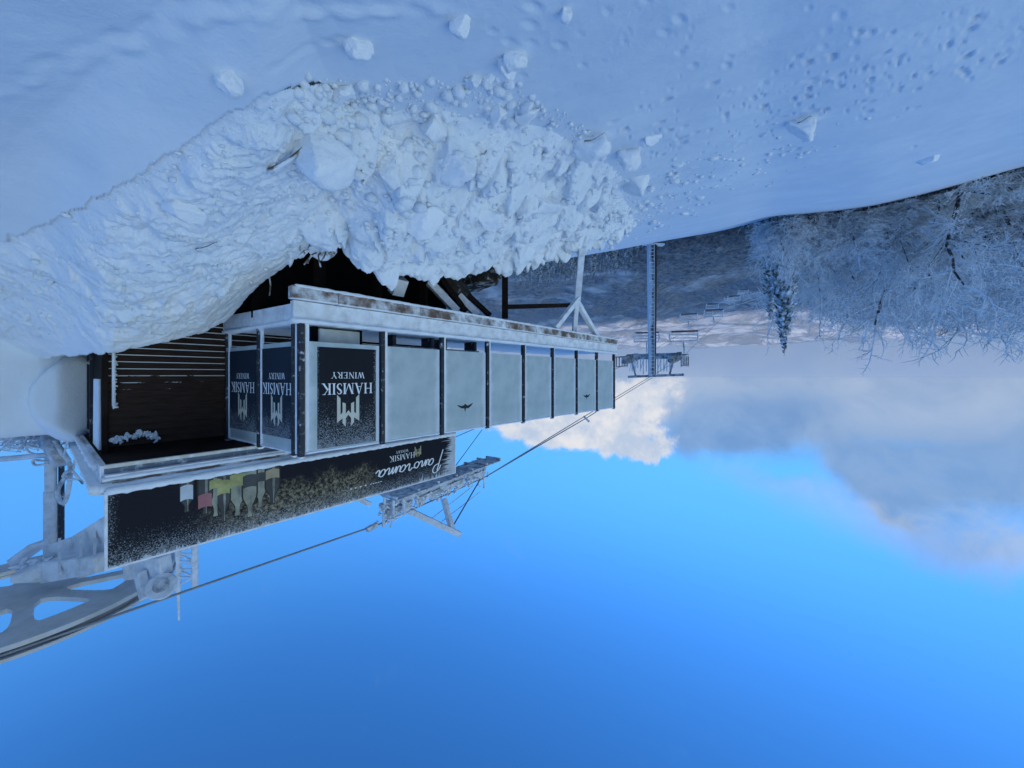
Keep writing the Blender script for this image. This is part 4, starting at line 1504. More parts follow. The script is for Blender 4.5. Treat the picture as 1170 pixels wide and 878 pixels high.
def build_banner():
    a, b = P(519.5, 497, 7.95), P(121, 568.6, 3.98)     # reader's left and right ends
    ax = Vector((b.x - a.x, b.y - a.y, 0))
    L = ax.length
    B = empty('advertising_banner')
    B.matrix_world = frame((a.x, a.y, 1.272), ax)
    tag(B, 'long black winery banner with bottles standing on the hut roof', 'banner')
    h = 0.81
    MB().box(0, L, -0.012, 0.012, 0, h).build('sheet', M['banner'], B)
    mb = MB().box(-0.012, 0.012, -0.02, 0.02, -0.02, h + 0.02).box(L - 0.012, L + 0.012, -0.02, 0.02, -0.02, h + 0.02)
    mb.box(0.013, L - 0.013, -0.018, 0.018, h + 0.001, h + 0.022)
    mb.build('frame', M['white_beam'], B)
    mb = MB()
    for x in np.arange(0.5, L, 0.9):
        mb.bar((x, 0.03, h - 0.05), (x, 0.45, -0.06), 0.03)
    mb.build('back_stay', M['steel'], B)
    mb = MB()
    rr = random.Random(9)
    x = 0.0
    wobble_strip(mb, (0.0, -0.004, -0.012), (L, -0.004, -0.012), 0.07, 0.075, 130, 0.016, 41)
    mb.build('bottom_rime', M['rime'], B, smooth=True)
    # feathered rime on the left end and along the top edge
    mb = MB()
    k = 0
    for i in range(420):
        x = rr.uniform(0, L)
        ln = abs(rr.gauss(0.022, 0.02)) * (2.2 if x < 1.0 else 1.0)
        w = rr.uniform(0.006, 0.016)
        yy = -0.0135 - 0.0002 * (i % 11)
        mb.raw([(x - w, yy, h), (x + rr.uniform(-.02, .02), yy - 0.001, h - ln), (x + w, yy, h)], [(0, 1, 2)])
    for i in range(260):
        z = rr.uniform(0.0, h)
        ln = abs(rr.gauss(0.10, 0.10)) + 0.32 * (z / h) ** 2 * rr.random()
        w = rr.uniform(0.008, 0.02)
        yy = -0.0135 - 0.0002 * (i % 11)
        mb.raw([(0.01, yy, z - w), (0.01 + ln, yy - 0.001, z + rr.uniform(-.03, .03)), (0.01, yy, z + w)], [(0, 1, 2)])
    mb.build('feather_rime', M['rime_dim'], B)['kind'] = 'stuff'
    # lettering near the left end, script below the small name, upright picture coordinates
    y = -0.0145
    d_ = ax.normalized()
    at = lambda px: (a.x - (585 - px) / F * a.y) / ((585 - px) / F * d_.y - d_.x)
    sx0 = at(505)
    ssc = (at(418) - sx0) / 4.95
    script_mb(sx0, 0.40, ssc, y).build('script_lettering', M['letter'], B)
    emblem_mb(at(477), 0.10, 0.15, y).build('emblem', M['gold2'], B)
    text_mb('HAMSIK', at(459.5), 0.20, 0.105, y, 0.08).build('lettering', M['letter'], B)
    text_mb('WINERY', at(459), 0.125, 0.048, y, 0.12).build('lettering', M['letter'], B)
    mb = MB()
    for k, x in enumerate((2.05, 2.14, 2.23, 2.31)):
        mb.raw([(x, y, 0.60), (x + 0.028, y, 0.60), (x + 0.028, y, 0.622), (x, y, 0.622)], [(0, 1, 2, 3)])
    for x in (1.75, 1.80, 1.85, 1.90, 1.95):
        mb.raw([(x, y, 0.606), (x + 0.035, y, 0.606), (x + 0.035, y, 0.618), (x, y, 0.618)], [(0, 1, 2, 3)])
    mb.build('small_print', M['letter'], B)

    # bottles
    for k, (px, hh, w, lm, gm, lz0, lz1) in enumerate([
            (213, 0.36, 0.14, 'rime_dim', 'bottle', 0.03, 0.22), (234, 0.44, 0.16, 'pink', 'bottle', 0.18, 0.36), (246, 0.50, 0.15, 'yellow', 'bottle_pale', 0.02, 0.15), (255, 0.60, 0.16, 'yellow', 'bottle', 0.05, 0.24),
            (271, 0.56, 0.20, 'yellow', 'bottle_pale', 0.0, 0.18), (285, 0.62, 0.19, 'bottle', 'bottle_pale', 0.04, 0.22), (297, 0.52, 0.18, 'bottle', 'bottle_pale', 0.04, 0.18), (311, 0.52, 0.20, 'tan', 'bottle', 0.02, 0.16)]):
        cx = at(px)
        yy = -0.0148 - 0.0006 * (k % 2)
        prof = [(0, 1), (0.50, 1), (0.58, 0.93), (0.66, 0.70), (0.74, 0.40), (0.80, 0.30), (0.93, 0.28), (0.93, 0.36), (1.0, 0.36)]
        n_ = len(prof)

        def shape(w_, h_, y_, x_=0.0, lo=0):
            vs = [(cx + x_ - w_ / 2 * r, y_, 0.03 + t * h_) for t, r in prof[lo:]] + [(cx + x_ + w_ / 2 * r, y_, 0.03 + t * h_) for t, r in prof[lo:]]
            m_ = n_ - lo
            return MB().raw(vs, [(i, m_ + i, m_ + i + 1, i + 1) for i in range(m_ - 1)])
        bo = shape(w, hh, yy).build('bottle_print', M['bottle_edge'], B)
        shape(w * 0.80, hh * 0.985, yy - 0.0004).build('bottle_glass', M[gm], bo)
        shape(w * 0.16, hh * 0.97, yy - 0.0008, -w * 0.07).build('bottle_gleam', M['bottle_gleam'], bo)
        z0, z1 = 0.03 + lz0, 0.03 + lz1
        ws = w * 0.42
        vs = []
        for q in range(7):
            u_ = -1 + q / 3
            dz = 0.018 * (u_ * u_ - 1)
            vs += [(cx + ws * u_, yy - .0012, z0 + dz + 0.015), (cx + ws * u_, yy - .0012, z1 + dz)]
        lb = MB().raw(vs, [(2 * q, 2 * q + 2, 2 * q + 3, 2 * q + 1) for q in range(6)]).build('bottle_label', M[lm], bo)


build_banner()


# ------------------------------------------------------------------ ski lift
LU = Vector((-0.576, 0.818, 0))       # along the line, downhill
RU = Vector((0.818, 0.576, 0))        # across the line, to the right


def rope_x(Y):
    return 8.92 - 0.704 * Y


def build_bullwheel():
    c = Vector((7.14, 5.43, 3.2))
    T = empty('lift_return_station', (7.96, 6.4, 0.2))
    tag(T, 'big grey horizontal lift bullwheel on a rimed mast behind the hut', 'lift wheel')
    inv = Matrix.Translation(-Vector(T.location))

    def put(mb, name, m, par=T, **kw):
        mb.v = [tuple(inv @ Vector(v)) for v in mb.v]
        return mb.build(name, m, par, **kw)
    # disc with twelve trapezoid openings, built from rim, spokes and hub plate
    def sector(mb, r0, r1, a0, a1, z0, z1, n=6):
        o = len(mb.v)
        for i in range(n + 1):
            a = a0 + (a1 - a0) * i / n
            for r in (r0, r1):
                for z in (z0, z1):
                    mb.v.append((c.x + r * math.cos(a), c.y + r * math.sin(a), z))
        for i in range(n):
            k, q = o + i * 4, o + (i + 1) * 4
            mb.f += [(k, k + 2, q + 2, q), (k + 1, q + 1, q + 3, k + 3), (k, q, q + 1, k + 1), (k + 2, k + 3, q + 3, q + 2)]
    zb, zt = 3.18, 3.24
    mb = MB()
    N = 10
    off = R(219)
    ri, ro = 1.20, 1.62
    nseg = 8
    def plate(z0, z1):
        for k in range(N):
            a0 = off + k * 2 * math.pi / N
            # spoke with flared, rounded ends
            prof = [(0.46, .150), (0.52, .110), (0.60, .088), (0.95, .090), (1.10, .105), (1.17, .130), (1.22, .170), (1.25, .220)]
            L_ = [(r, a0 - w / r) for r, w in prof]
            R_ = [(r, a0 + w / r) for r, w in prof]
            n = len(prof)
            vs = [(c.x + r * math.cos(a), c.y + r * math.sin(a), z) for z in (z0, z1) for r, a in L_ + R_]
            fs = []
            for i in range(n - 1):
                fs += [(i, i + 1, n + i + 1, n + i), (2 * n + i, 3 * n + i, 3 * n + i + 1, 2 * n + i + 1), (i, 2 * n + i, 2 * n + i + 1, i + 1), (n + i, n + i + 1, 3 * n + i + 1, 3 * n + i)]
            mb.raw(vs, fs)
    plate(zb, zt)
    wh = put(mb, 'bullwheel', M['wheel'])

    def sub(mb, name, m, **kw):
        mb.v = [tuple(inv @ Vector(v)) for v in mb.v]
        return mb.build(name, m, wh, **kw)
    mb = MB()
    mb.disc((c.x, c.y, 3.211), (0, 0, 1), ro, 0.064, 96, ri - 0.01)
    sub(mb, 'rim', M['wheel'], bevel=0.006)
    mb = MB().disc((c.x, c.y, 3.211), (0, 0, 1), 0.475, 0.066, 48)
    sub(mb, 'hub_plate', M['wheel'])
    sub(MB().disc((c.x, c.y, 3.284), (0, 0, 1), ro - 0.05, 0.078, 96, ro - 0.16), 'rope_liner', M['liner'])
    sub(MB().disc((c.x, c.y, 3.345), (0, 0, 1), ro + 0.01, 0.04, 96, ro - 0.20), 'upper_flange', M['wheel'])
    # bearing block and arm under the wheel, towards the guide wheel
    e0, e1 = P(14, 668, 5.35), P(60, 640, 5.55)
    hub = Vector((c.x, c.y, 2.95))
    tip = P(30, 660, 5.15)
    mb = MB()
    mb.bar(P(12, 662, 5.2), P(60, 650, 5.5), 0.14, 0.10, 0.32, 0.30)
    mb.bar(P(60, 650, 5.5), P(125, 640, 5.3), 0.32, 0.30, 0.32, 0.24)
    put(mb, 'bearing_arm', M['beam_paint'], bevel=0.03)
    mb = MB()
    mb.bar(P(62, 632, 5.7), P(95, 624, 5.7), 0.26, 0.30, 0.24, 0.36)
    mb.bar(P(95, 624, 5.7), P(150, 605, 5.4), 0.24, 0.36, 0.24, 0.70)
    put(mb, 'web_plate', M['beam_paint'], bevel=0.012)
    mb = MB()
    for px_ in (68, 92, 108):
        mb.bar(P(px_, 616 - (px_ - 68) * 0.3, 5.45), P(px_, 656 - (px_ - 68) * 0.2, 5.2), 0.03, 0.05)
    put(mb, 'web_rib', M['beam_paint'])
    mb = MB()
    mb.bar(P(45, 622, 5.9), P(20, 640, 5.9), 0.22, 0.10)
    rr = random.Random(8)
    for k in range(40):
        q = P(rr.uniform(20, 58), 0, 5.45)
        q.z = P(0, 646 + rr.gauss(0, 4), 5.45).z
        mb.bar(q, q + Vector((rr.gauss(0, .05), rr.gauss(0, .05), rr.gauss(0, .04))), 0.07, 0.06, 0.03, 0.02)
    put(mb, 'rime_crust', M['rime'], smooth=True)['kind'] = 'stuff'
    # fork with the guide wheel at the far end
    mb = MB()
    mb.bar(P(150, 648, 5.5), P(190, 645, 5.35), 0.22, 0.30, 0.16, 0.26)
    mb.bar(P(160, 655, 5.3), P(166, 684, 5.2), 0.10, 0.22, 0.10, 0.12)
    put(mb, 'guide_fork', M['beam_paint'], bevel=0.015)
    g = P(185, 670, 5.25)
    d = Vector((-g.x, -g.y, -g.z)).normalized()
    ax = (d + Vector((0.25, 0, -0.1))).normalized()
    gw = put(MB().disc(g, ax, 0.17, 0.10, 28), 'guide_wheel', M['beam_paint'], bevel=0.01)
    gm = MB().disc(g + ax * 0.056, ax, 0.09, 0.02, 20, 0.05)
    gm.v = [tuple(inv @ Vector(v)) for v in gm.v]
    gm.build('hub_ring', M['steel'], gw)
    # the mast with bolted sleeve
    b = Vector((7.92, 6.35, 0.3))
    mb = MB().tube([(b.x, b.y, 0.2), (b.x, b.y, 2.2)], 0.072, 14)
    mb.tube([(b.x, b.y, 2.0), (b.x, b.y, 3.15)], 0.086, 14)
    put(mb, 'mast', M['beam_paint'])
    m2 = MB().tube([(b.x - 0.11, b.y + 0.06, 1.3), (b.x - 0.11, b.y + 0.06, 3.1)], 0.036, 10)
    put(m2, 'conduit', M['dark_steel'])
    mb = MB()
    mb.tube([P(0, 525, 6.3), P(55, 520, 6.3)], 0.045, 8)
    put(mb, 'side_pipe', M['beam_paint'])
    mb = MB()
    mb.bar(P(72, 530, 6.2), P(52, 500, 6.3), 0.16, 0.14)
    mb.tube(smooth_line([P(62, 503, 6.2), P(72, 520, 6.2), P(80, 532, 6.2), P(79, 555, 6.2), P(74, 574, 6.2), P(68, 572, 6.2), P(66, 560, 6.2), P(73, 548, 6.2), P(79, 542, 6.2)], 6), 0.030, 8)
    mb.tube(smooth_line([P(55, 530, 6.2), P(42, 532, 6.2), P(38, 529, 6.2), P(40, 526, 6.2), P(55, 528, 6.2)], 5), 0.018, 7)
    mb.tube(smooth_line([P(80, 536, 6.1), P(86, 542, 6.1), P(95, 553, 6.1), P(90, 548, 6.1), P(80, 548, 6.1), P(72, 545, 6.1), P(76, 539, 6.1), P(84, 538, 6.1)], 5), 0.018, 7)
    mb.tube(smooth_line([P(84, 536, 6.1), P(86, 525, 6.1), P(92, 517, 6.1)], 5), 0.015, 7)
    mb.tube(smooth_line([P(73, 522, 6.1), P(76, 508, 6.1), P(82, 500, 6.1)], 5), 0.013, 7)
    mb.tube(smooth_line([P(52, 520, 6.1), P(36, 518, 6.1), P(30, 512, 6.1), P(36, 510, 6.1), P(50, 514, 6.1)], 5), 0.015, 7)
    put(mb, 'hose', M['steel'], smooth=True)


build_bullwheel()


def sheave_train(parent, put, a, b, n, r, name='sheave_train', wide=1.0):
    """a row of rope wheels between two side plates, with a walkway hung beneath"""
    a, b = Vector(a), Vector(b)
    d = (b - a).normalized()
    s = Vector((d.y, -d.x, 0)).normalized()
    mb = MB()
    L = (b - a).length
    for sg in (-1, 1):
        for k in range(n // 2):
            p = a + d * (L * (k + 0.12) / (n / 2))
            q = a + d * (L * (k + 0.88) / (n / 2))
            mb.bar(p + s * sg * 0.075 * wide - Vector((0, 0, r * 1.1)), q + s * sg * 0.075 * wide - Vector((0, 0, r * 1.1)), 0.025 * wide, 0.12 * wide)
    mb.bar(a - Vector((0, 0, r * 2.1)), b - Vector((0, 0, r * 2.1)), 0.14 * wide, 0.13 * wide)
    tr = put(mb, name, M['steel'], parent)
    for k in range(n):
        p = a + d * (L * (k + 0.5) / n) - Vector((0, 0, r))
        w = MB().disc(p, s, r, 0.075 * wide, 20).disc(p + s * 0.005, s, r * 0.45, 0.11 * wide, 12)
        put(w, 'sheave', M['beam_paint'], tr)
    return tr


def walkway(put, a, b, w, off, parent):
    a, b = Vector(a), Vector(b)
    d = (b - a).normalized()
    s = Vector((d.y, -d.x, 0)).normalized()
    mb = MB()
    for o in (off - w * 0.34, off, off + w * 0.34):
        mb.bar(a + s * o, b + s * o, w * 0.28, 0.035)
    mb.bar(a + s * off, b + s * off, w * 1.05, 0.02)
    o1 = put(mb, 'walkway', M['steel'], parent)
    mb = MB()
    for k in range(7):
        p = a + (b - a) * (k / 6)
        mb.bar(p + s * (off - w * .5) - Vector((0, 0, .05)), p + s * (off + w * .5) - Vector((0, 0, .05)), 0.06, 0.05)
    put(mb, 'walkway_bearer', M['steel'], parent)


def build_tower():
    T = empty('lift_tower', (3.9, 11.4, -3.0))
    tag(T, 'near lift tower head with a long rimed sheave train above the banner', 'lift tower')
    inv = Matrix.Translation(-Vector(T.location))

    def put(mb, name, m, par=T, **kw):
        mb.v = [tuple(inv @ Vector(v)) for v in mb.v]
        return mb.build(name, m, par, **kw)
    A, B = Vector((2.99, 8.42, 3.36)), Vector((0.82, 11.5, 3.14))
    d = (B - A).normalized()
    s = Vector((d.y, -d.x, 0)).normalized()          # to the right
    mid = (A + B) / 2
    mast = mid + RU * 2.0
    zc = 2.95
    put(MB().tube([(mast.x, mast.y, -3.0), (mast.x, mast.y, zc)], [0.36, 0.28], 20), 'mast', M['beam_paint'])
    put(MB().bar(Vector((mid.x, mid.y, zc)) - RU * 0.1, Vector((mid.x, mid.y, zc)) + RU * 4.1, 0.26, 0.30), 'crossarm', M['steel'])
    for e in (0.0, 4.0):
        o = RU * e
        sheave_train(T, put, A + o, B + o, 8, 0.17)
        walkway(put, A + o + Vector((0, 0, -0.62)), B + o + Vector((0, 0, -0.56)), 0.55, -0.30, T)
        walkway(put, A + o + Vector((0, 0, -0.52)) + d * 0.2, B + o + Vector((0, 0, -0.46)), 0.26, 0.22, T)
        if e == 0:
            rr = random.Random(2)
            mb = MB()
            for k in range(230):
                p = A + (B - A) * rr.random() + s * rr.gauss(0, 0.12) + Vector((0, 0, rr.uniform(-0.42, 0.02)))
                q = p + Vector((rr.gauss(0, .05), rr.gauss(0, .05), rr.gauss(0, .05)))
                mb.bar(p, q, 0.05, 0.05, 0.02, 0.02)
            put(mb, 'rime_tufts', M['rime'], smooth=True)['kind'] = 'stuff'
        # lifting frame: two beams meeting above the train
        ap = mid + o + Vector((0, 0, 0.98)) - d * 0.25 + s * 0.1
        ap = P(517, 607, 9.75) + o
        mb = MB().bar(P(468, 584, 9.2) + o, ap + (ap - P(468, 584, 9.2) - o).normalized() * 0.25, 0.12, 0.14)
        mb.bar(P(507, 570, 9.9) + o, ap, 0.13, 0.12)
        mb.tube([P(549, 562, 11.3) + o, P(505, 596, 9.7) + o], 0.014, 6)
        mb.tube([P(541, 555, 11.2) + o, P(489, 596, 9.5) + o], 0.014, 6)
        put(mb, 'lifting_frame', M['beam_paint'], bevel=0.01)
        # hand rails at the two ends
        mb = MB()
        n0 = A - d * 0.05
        for k, (pa, pb) in enumerate([((440, 562), (438, 602)), ((450, 566), (449, 594)), ((461, 570), (462, 588))]):
            mb.tube([P(*pa, 8.45) + o, P(*pb, 8.45) + o], 0.035, 6)
        mb.tube([P(437, 600, 8.45) + o, P(450, 592, 8.5) + o, P(470, 584, 8.9) + o], 0.028, 6)
        mb.tube([P(440, 578, 8.45) + o, P(462, 589, 8.6) + o], 0.022, 6)
        mb.tube([P(446, 603, 8.3) + o, P(448, 594, 8.4) + o, P(443, 598, 8.4) + o], 0.02, 6)
        mb.tube([P(553, 545, 11.6) + o, P(553, 558, 11.6) + o, P(546, 555, 11.4) + o, P(548, 545, 11.5) + o], 0.025, 6)
        put(mb, 'handrail', M['beam_paint'])
        put(MB().bar(A + o - d * 0.35 + Vector((0, 0, 0.02)), A + o - d * 0.1, 0.10, 0.09), 'rope_guide', M['steel'])
    # cables on the tower
    return


build_tower()


def build_pylon():
    c = Vector((-12.95, 34.2, 0))
    zb = float(ground_z(c.x, c.y)) - 0.3
    T = empty('lift_pylon', (c.x, c.y, zb))
    tag(T, 'tall lift pylon with ladder standing down the slope beyond the terrace', 'lift pylon')
    inv = Matrix.Translation(-Vector(T.location))

    def put(mb, name, m, par=T, **kw):
        mb.v = [tuple(inv @ Vector(v)) for v in mb.v]
        return mb.build(name, m, par, **kw)
    side = M['pylon'] = mat('rimed_mast', (0.075, 0.06, 0.055), 0.7, 0.0, dict(amount=0.50, scale=0.8, up=0.0, soft=0.12, dir=(0.9, 0.3, 0.45), col=(0.55, 0.62, 0.70)))
    put(MB().tube([(c.x, c.y, zb), (c.x, c.y, -6), (c.x, c.y, 0.1)], [0.46, 0.40, 0.33], 24), 'mast', side, smooth=True)
    mb = MB()
    lx = c + Vector((0.18, -0.46, 0))
    for sg in (-0.2, 0.2):
        mb.bar((lx.x + sg, lx.y, zb + 0.5), (lx.x + sg, lx.y, 0.0), 0.05)
    for z in np.arange(zb + 0.6, 0, 0.33):
        mb.bar((lx.x - .2, lx.y, z), (lx.x + .2, lx.y, z), 0.045)
    put(mb, 'ladder', M['chair_metal'])
    put(MB().bar(Vector((c.x, c.y, -1.75)) - RU * 2.3, Vector((c.x, c.y, -1.75)) + RU * 2.3, 0.45, 0.50), 'crossarm', M['steel'])
    for e in (-2.0, 2.0):
        p = Vector((c.x, c.y, -1.15)) + RU * e
        sheave_train(T, put, p - LU * 2.0 + Vector((0, 0, .2)), p + LU * 2.0 - Vector((0, 0, .3)), 8, 0.27, wide=2.6)
        walkway(put, p - LU * 1.9 + Vector((0, 0, -.5)), p + LU * 1.9 + Vector((0, 0, -.75)), 0.6, 0.5 * (1 if e > 0 else -1), T)
        mb = MB()
        for k in range(-2, 3):
            q = p + LU * (k * 0.8) + RU * (0.8 if e > 0 else -0.8)
            mb.tube([q + Vector((0, 0, -.6)), q + Vector((0, 0, .35))], 0.05, 6)
        q = p + RU * (0.8 if e > 0 else -0.8)
        mb.tube([q - LU * 1.7 + Vector((0, 0, .38)), q + LU * 1.7 + Vector((0, 0, .2))], 0.05, 6)
        put(mb, 'handrail', M['steel'])
        # gantry legs
        mb = MB()
        mb.bar(Vector((c.x, c.y, -1.6)) + RU * e * 0.95, Vector((c.x, c.y, 0.05)) + RU * e * 0.75, 0.13)
        put(mb, 'gantry_leg', M['steel'])
    mb = MB()
    mb.bar(Vector((c.x, c.y, -0.05)) - RU * 2.7, Vector((c.x, c.y, 0.15)) + RU * 2.2, 0.26, 0.22)
    put(mb, 'gantry_beam', M['steel'])
    mb = MB()
    for k in range(-7, 8):
        if abs(k) < 2:
            continue
        q = Vector((c.x, c.y, 0)) + RU * (k * 0.26)
        mb.tube([q + Vector((0, 0, -1.5)), q + Vector((0, 0, random.choice((-.35, -.7, -.1))))], 0.05, 6)
        if k % 2:
            mb.tube([q + Vector((0, 0, -1.5)), q + RU * 0.26 + Vector((0, 0, -0.4))], 0.035, 6)
    put(mb, 'gantry_strut', M['chair_metal'])
    mb = MB()
    mb.bar((c.x - 1.0, c.y - 0.2, zb + 0.55), (c.x + 0.9, c.y - 0.2, zb + 0.45), 0.5, 0.12)
    put(mb, 'base_flange', M['rime'])
    dk = mat('dark_rimed_steel', (0.11, 0.12, 0.13), 0.7, 0.0, dict(amount=0.46, scale=2.5, up=0.1, soft=0.2, col=(0.50, 0.55, 0.60)))
    for o in T.children_recursive:
        if o.type == 'MESH' and o.data.materials[0] in (M['steel'], M['beam_paint']):
            o.data.materials[0] = dk


build_pylon()


def rope(name, pts, r, m, label, cat, group=None, seg=24):
    fine = []
    for a, b in zip(pts, pts[1:]):
        a, b = Vector(a), Vector(b)
        L = (b - a).length
        n = max(2, int(seg * min(1, L / 20)))
        for k in range(n):
            t = k / n
            p = a + (b - a) * t
            p.z -= 4 * t * (1 - t) * 0.0009 * min(L, 70) ** 1.5 * 0.25
            fine.append(p)
    fine.append(Vector(pts[-1]))
    o = MB().tube(fine, r, 6).build(name, m, smooth=True)
    tag(o, label, cat, group)
    return o


PL = Vector((-12.95, 34.2, -1.12)) - RU * 2.0
PR = Vector((-12.95, 34.2, -1.12)) + RU * 2.0
Ta, Tb = Vector((2.99, 8.42, 3.38)), Vector((0.82, 11.5, 3.16))


def beyond(base, Y, slope):
    k = (Y - base.y) / LU.y
    return base + LU * k + Vector((0, 0, slope * (Y - base.y)))


WCN = Vector((7.14, 5.43, 3.284))
WRAP = [WCN + (RU * math.cos(q) - LU * math.sin(q)) * 1.585 for q in np.linspace(0, math.pi, 25)]
rope('haul_rope', WRAP + [Ta, Tb, PL - LU * 1.7 + Vector((0, 0, .2)), PL + LU * 1.7 - Vector((0, 0, .25)), beyond(PL, 120, -0.285), beyond(PL, 300, -0.27)], 0.018, M['rope_rime'],
     'thick steel haul rope running from the bullwheel over the near tower', 'rope')
rope('haul_rope', [WRAP[0] + LU * 0.05, Ta + RU * 4, Tb + RU * 4, PR - LU * 1.7 + Vector((0, 0, .2)), PR + LU * 1.7 - Vector((0, 0, .25)), beyond(PR, 120, -0.262), beyond(PR, 300, -0.255)], 0.018, M['rope_rime'],
     'haul rope passing behind the glass panels to the inner side of the pylon', 'rope')
rope('cable', [P(516, 604, 9.75), P(548, 549, 11.4), P(669, 478.5, 19), Vector((-12.95, 34.2, 0.25))], 0.020, M['rope'], 'thin upper cable from the near tower to the pylon top, with a clamp on it', 'cable')
rope('cable', [P(551, 491, 14), P(518, 536, 10.5), P(505, 552, 9.9)], 0.012, M['rope'], 'thin steep stay cable between the glass top and the near tower walkway', 'cable')
mb = MB().bar(P(667, 476, 19), P(673, 482, 19), 0.16, 0.10)
tag(mb.build('cable_clamp', M['steel']), 'small clamp sitting on the thin upper cable against the cloud', 'clamp')


def build_chairs():
    def make(seat_m):
        e = empty('lift_chair')
        MB().tube(smooth_line([(0, 0, 0.08), (0, 0, -0.55), (0.02, 0.25, -0.95), (0, 0.35, -1.25)], 5), 0.075, 8).build('hanger', M['chair_metal'], e)
        mb = MB()
        w = 1.25
        fr = [(-w, 0.35, -1.30), (w, 0.35, -1.30)]
        mb.tube(fr, 0.085, 8)
        for sx in (-w, w):
            mb.tube(smooth_line([(sx, 0.35, -1.30), (sx * 1.03, 0.3, -1.7), (sx, 0.15, -2.15), (sx, -0.35, -2.25)], 5), 0.08, 8)
        mb.build('frame', M['chair_metal'], e)
        MB().box(-w + 0.08, w - 0.08, -0.36, 0.16, -2.30, -2.17).build('seat', seat_m, e, bevel=0.03)
        mb = MB()
        mb.bar((-w + .08, 0.24, -1.95), (w - .08, 0.24, -1.95), 0.05, 0.12)
        mb.build('backrest', M['chair_metal'], e)
        mb = MB().tube([(-w + .1, 0.30, -1.62), (w - .1, 0.30, -1.62)], 0.05, 6)
        mb.tube([(-w * .45, 0.30, -1.62), (-w * .45, 0.33, -1.30)], 0.02, 6)
        mb.build('safety_bar', M['chair_metal'], e)
        return e
    red, grey = make(M['seat']), make(M['seat_dark'])
    spots = [(PL, 36.4, -0.28, red, 'nearest lift chair with a red brown seat beside the pylon head'),
             (PL, 55, -0.285, red, 'lift chair with a red brown seat, next down the line from the pylon'),
             (PL, 84, -0.285, grey, 'grey lift chair in the middle of the outer row above the valley'),
             (PL, 112, -0.285, red, 'small red brown lift chair nearly touching the snowy spruce'),
             (PR, 40, -0.262, grey, 'grey lift chair half hidden behind the pylon mast'),
             (PR, 60, -0.262, grey, 'grey lift chair in the inner row, first beyond the pylon'),
             (PR, 84, -0.262, grey, 'grey lift chair in the inner row, second beyond the pylon'),
             (PR, 116, -0.262, grey, 'pale lift chair in the inner row, third beyond the pylon'),
             (PR, 160, -0.262, grey, 'tiny pale lift chair farthest down the inner row by the trees')]
    rz = math.atan2(LU.y, LU.x) - math.pi / 2
    used = set()
    for base, Y, sl, proto, lab in spots:
        o = proto if proto.name not in used else copy_tree(proto)
        used.add(proto.name)
        p = beyond(base, Y, sl)
        L = 120 - base.y
        t = (Y - base.y) / (120 - base.y)
        sag = 4 * t * (1 - t) * 0.0009 * 70 ** 1.5 * 0.25 if t < 1 else 0
        o.location = p - Vector((0, 0, sag * 0.8))
        o.rotation_euler = (0, 0, rz * 0.45)
        tag(o, lab, 'lift chair', 'chairs hanging on the ski lift')


build_chairs()


def build_lattice():
    T = empty('lattice_mast', P(213, 560, 13))
    tag(T, 'rimed lattice mast with a thin rod sticking up behind the banner', 'mast')
    inv = Matrix.Translation(-Vector(T.location))
    Y = 13.0
    mb = MB()
    xs = (203.5, 222.5)
    for k, px_ in enumerate(xs):
        mb.tube([P(px_, 520, Y), P(px_, 678 if k == 0 else 672, Y)], 0.085 if k == 0 else 0.10, 8)
    mb.v = [tuple(inv @ Vector(v)) for v in mb.v]
    mb.build('leg', M['beam_paint'], T)
    mb = MB()
    py = 525
    k = 0
    while py < 668:
        mb.bar(P(xs[0], py, Y), P(xs[1], py, Y), 0.05)
        mb.bar(P(xs[k % 2], py, Y), P(xs[(k + 1) % 2], py + 9, Y), 0.045)
        py += 9
        k += 1
    mb.v = [tuple(inv @ Vector(v)) for v in mb.v]
    mb.build('bracing', M['beam_paint'], T)
    mb = MB().tube([P(203.5, 676, Y), P(204.5, 709, Y)], [0.05, 0.03], 8)
    mb.v = [tuple(inv @ Vector(v)) for v in mb.v]
    mb.build('rod', M['beam_paint'], T)


build_lattice()


# ------------------------------------------------------------------ trees
class TreeMB:
    def __init__(self):
        self.w, self.t = MB(), MB()


def limb(mb, p0, p1, r0, r1, n):
    mb.tube([p0, p1], [r0, r1], n, cap=False)


